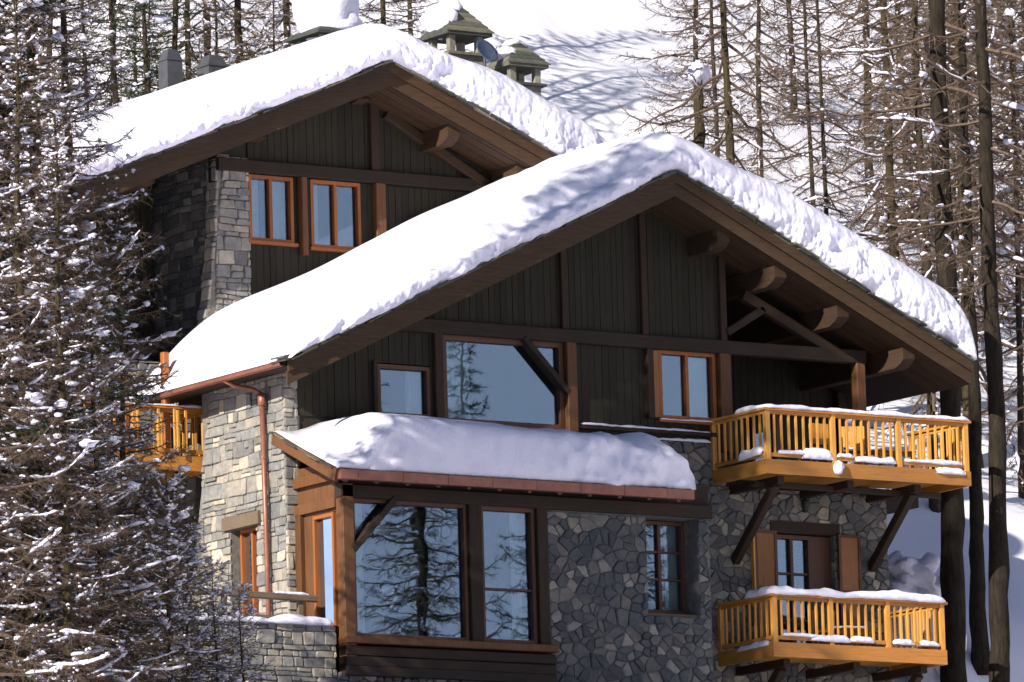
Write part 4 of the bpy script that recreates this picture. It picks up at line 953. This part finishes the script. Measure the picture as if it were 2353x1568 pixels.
    for nm, mb_, mt, sm in (('trunk', tr, mats[0], True), ('crown', cr, mats[1], False), ('snow', sn_, 'snow', True)):
        me = bpy.data.meshes.new(name+'_'+nm); me.from_pydata(mb_.v, [], mb_.f); me.materials.append(M[mt])
        if sm: me.shade_smooth()
        out.append((nm, me))
    return out
PRO = {}
def proto(key, *a, **k): PRO[key] = larch('larch_'+key, *a, **k)
proto('dense_a', 1, 21, .19, 1.2, 190, 3.3, -.22, .115, 8, .72, ('bark_olive', 'twig'))
proto('dense_b', 2, 18, .17, .8, 180, 3.0, -.30, .115, 8, .72, ('bark', 'twig_olive'))
proto('dense_c', 3, 16, .15, .5, 180, 3.0, -.12, .11, 8, .72, ('bark_olive', 'twig'))
proto('small', 4, 7, .08, .2, 120, 2.1, -.1, .10, 7, .95, ('bark', 'twig_olive'), shape=.6)
proto('bare_a', 5, 21, .165, 2.5, 85, 4.2, -.62, .14, 7, .40, ('bark_olive', 'twig'), wave=.55, shape=.45, thick=.0115)
proto('pole', 12, 24, .19, 8.5, 75, 3.2, -.35, .15, 6, .4, ('bark_dark', 'twig'), wave=.4, shape=.4)
proto('bare_b', 6, 20, .15, 3.0, 80, 3.8, -.55, .14, 7, .38, ('bark', 'twig'), wave=.55, shape=.4, thick=.0115)
proto('bare_c', 7, 19, .085, 2.0, 90, 2.6, -.35, .12, 6, .35, ('bark', 'twig'), wave=.4, shape=.5)
proto('stub', 8, 15, .22, 3.0, 26, 2.4, -.35, .2, 4, .4, ('bark_olive', 'twig'), wave=.4, shape=.4, top=.62)
proto('spruce', 9, 17, .18, .8, 170, 2.6, -.25, .12, 16, .5, ('bark', 'needle'), shape=.8)
RT = random.Random(3)
def plant(key, x, y, sc_, rz, label, group=None, name='larch_tree', tilt=0.0, sink=.25):
    o = thing(name, (x, y, ground_h(x, y)-sink), label, 'tree', group); o.scale = (sc_, sc_, sc_*1.0); o.rotation_euler = (tilt, 0, rz)
    for nm, me in PRO[key]:
        if not len(me.vertices): continue
        c = bpy.data.objects.new(nm, me); COL.objects.link(c); c.parent = o
        if nm == 'snow': c['kind'] = 'stuff'
    return o
def plant_px(key, u, v, y, sc_, label, group=None, **k):
    p = px(u, v, y=y); return plant(key, p.x, y, sc_, RT.random()*6.28, label, group, **k)
# left foreground, in front of the rear chalet's left side
GL = 'larches standing left of the chalets'; LL = 'bare brown larch flecked with snow in the thicket left of the chalets'
for key, u, v, y, s_ in (('dense_a', 98, 900, -7.4, 1.02), ('dense_b', 15, 900, -8.6, 1.15), ('dense_b', 200, 900, -7.0, .98), ('dense_c', 275, 900, -8.4, .66), ('dense_a', -95, 900, -8.6, 1.1),
                         ('dense_c', 60, 900, -12.5, .9), ('dense_c', 150, 900, -13, .78), ('dense_c', -30, 900, -15, .9), ('dense_a', -170, 900, -9.2, 1.15), ('dense_b', 235, 900, -12, .52),
                         ('dense_b', -300, 900, -10.2, 1.25), ('dense_a', -470, 900, -11.8, 1.2)):
    plant_px(key, u, v, y, s_, LL, GL)
GS = 'young larches below the terrace'; LS_ = 'low young larch with snow on its twigs below the stone terrace'
for u, y, s_ in ((330, -6.0, .72), (430, -7.5, .58), (250, -6.5, .8), (140, -5.5, .9), (30, -6.0, .95), (500, -9.0, .50), (390, -10, .75), (560, -10.5, .45)):
    plant_px('small', u, 1500, y, s_, LS_, GS)
for u, y, s_, lab in ((-115, -9.0, 1.5, 'tall dark spruce at the edge of the larch thicket left of the chalets'), (-330, -10.6, 1.6, 'very tall dark spruce beyond the larch thicket left of the chalets')):
    plant_px('spruce', u, 900, y, s_, lab, None, name='spruce_tree')
# behind the rear chalet
GB = 'larches on the slope behind the rear roof'; LB = 'bare larch with snowy twigs on the slope behind the rear chalet roof'
for i, (u, y) in enumerate(((-60, 16), (10, 19), (80, 15), (140, 22), (215, 17), (290, 25), (372, 21), (440, 26), (505, 22), (560, 28), (625, 24), (665, 28), (100, 27), (250, 28), (50, 24), (480, 29), (890, 31), (330, 18), (945, 34))):
    plant_px(('dense_a', 'dense_b', 'dense_c', 'bare_a')[i % 4], u, 200, y, RT.uniform(.62, .78)*(1 if u < 700 else .7), LB, GB)
for u, y, s_, lab in ((345, 15.5, .95, 'dark green spruce behind the grey flue hood on the rear roof'), (400, 24, .9, 'dark green spruce among brown larches behind the rear roof'), (265, 20, .9, 'dark green spruce at the left end of the rear roof ridge')):
    plant_px('spruce', u, 150, y, s_, lab, None, name='spruce_tree')
# right of and behind the front chalet
GR = 'larches on the slope right of the front roof'; LR = 'tall bare larch with sinuous branches on the slope behind the front roof'
_p = px(1588, 178, y=13); plant_px('stub', 1588, 250, 13, (_p.z-ground_h(_p.x, 13)+.25)/9.3, 'broken larch trunk with a snow capped snapped top beside the front roof ridge')
for key, u, v, y, s_, lab in (('bare_a', 1682, 300, 11.5, 1.0, 'tall larch with long swooping branches right beside the snapped trunk'), ('bare_c', 1640, 300, 17, 1.0, 'thin larch between the snapped trunk and its tall neighbour'),
        ('bare_c', 1905, 500, 15, 1.0, 'slender young larch standing alone above the middle of the right roof slope'), ('bare_a', 2050, 500, 21, .95, 'tall larch behind the lower third of the right roof slope'),
        ('bare_b', 2128, 500, 10.5, 1.05, 'tall straight larch close behind the right eave of the front roof'), ('bare_b', 2185, 600, 17, 1.05, None), ('bare_a', 2222, 600, 13.5, 1.2, None), ('bare_b', 2280, 600, 19, 1.15, None), ('bare_c', 2330, 600, 12, 1.2, None),
        ('bare_c', 1870, 400, 24, .9, 'thin distant larch beside the slender lone larch above the right roof slope'), ('bare_a', 2400, 600, 15, 1.1, None)):
    if lab: plant_px(key, u, v, y, s_*.88, lab)
    else: plant_px(key, u, v, y, s_*.88, 'tall bare larch in the cluster just beyond the right end of the front roof', GR)
for i, (u, y) in enumerate(((1600, 24), (1745, 27), (1830, 34), (2000, 30), (2090, 28), (2165, 38), (2240, 28), (2310, 34), (1960, 46), (2380, 30), (2120, 22), (2345, 22), (2250, 44))):
    plant_px(('dense_a', 'bare_b', 'dense_c', 'bare_a', 'dense_b')[i % 5], u, 400, y, RT.uniform(.58, .75), 'bare brown larch further up the snowy slope right of the roofs', 'larches higher on the slope at the right')
for key, u, v, y, s_, lab in (('pole', 2192, 1400, 2.0, 1.5, 'thick dark larch trunk right beside the far end of the lower balcony'), ('pole', 2296, 1400, -.6, 1.25, 'dark larch trunk standing apart in the snow beyond the balconies'), ('pole', 2240, 1150, 3.6, .95, 'slimmer larch trunk rising between the two dark trunks beyond the balconies')):
    plant_px(key, u, v, y, s_, lab)
# the wood across the yard, seen in the window panes
for i, (x, y) in enumerate(((11.5, -17), (14.8, -16.5), (19.5, -19), (17, -25), (24, -22), (30, -33))):
    plant('spruce' if i % 3 else 'dense_b', x, y, RT.uniform(.75, 1.05), i*1.3, 'dark spruce on the far side of the yard mirrored in the panes' if i % 3 else 'bare larch on the far side of the yard mirrored in the panes', 'spruces across the yard' if i % 3 else 'larches across the yard', 'spruce_tree' if i % 3 else 'larch_tree')
# snow pile right of the lower door wall
mb = MB()
for u, v, r, k in ((2095, 1345, .50, 1), (2075, 1310, .34, 2), (2120, 1300, .30, 3), (2140, 1350, .42, 4), (2060, 1365, .38, 5), (2105, 1400, .60, 6), (2100, 1460, .75, 7), (2130, 1500, .8, 8)):
    c = px(u, v, y=3.0); mb.blob(c, (r, r, r*.85), k*7.7, 16, 10, .45)
tag(mb.build('snow_pile', 'snow', smooth=True), 'lumpy snow covered bush beside the right end of the stone wall', 'snow')
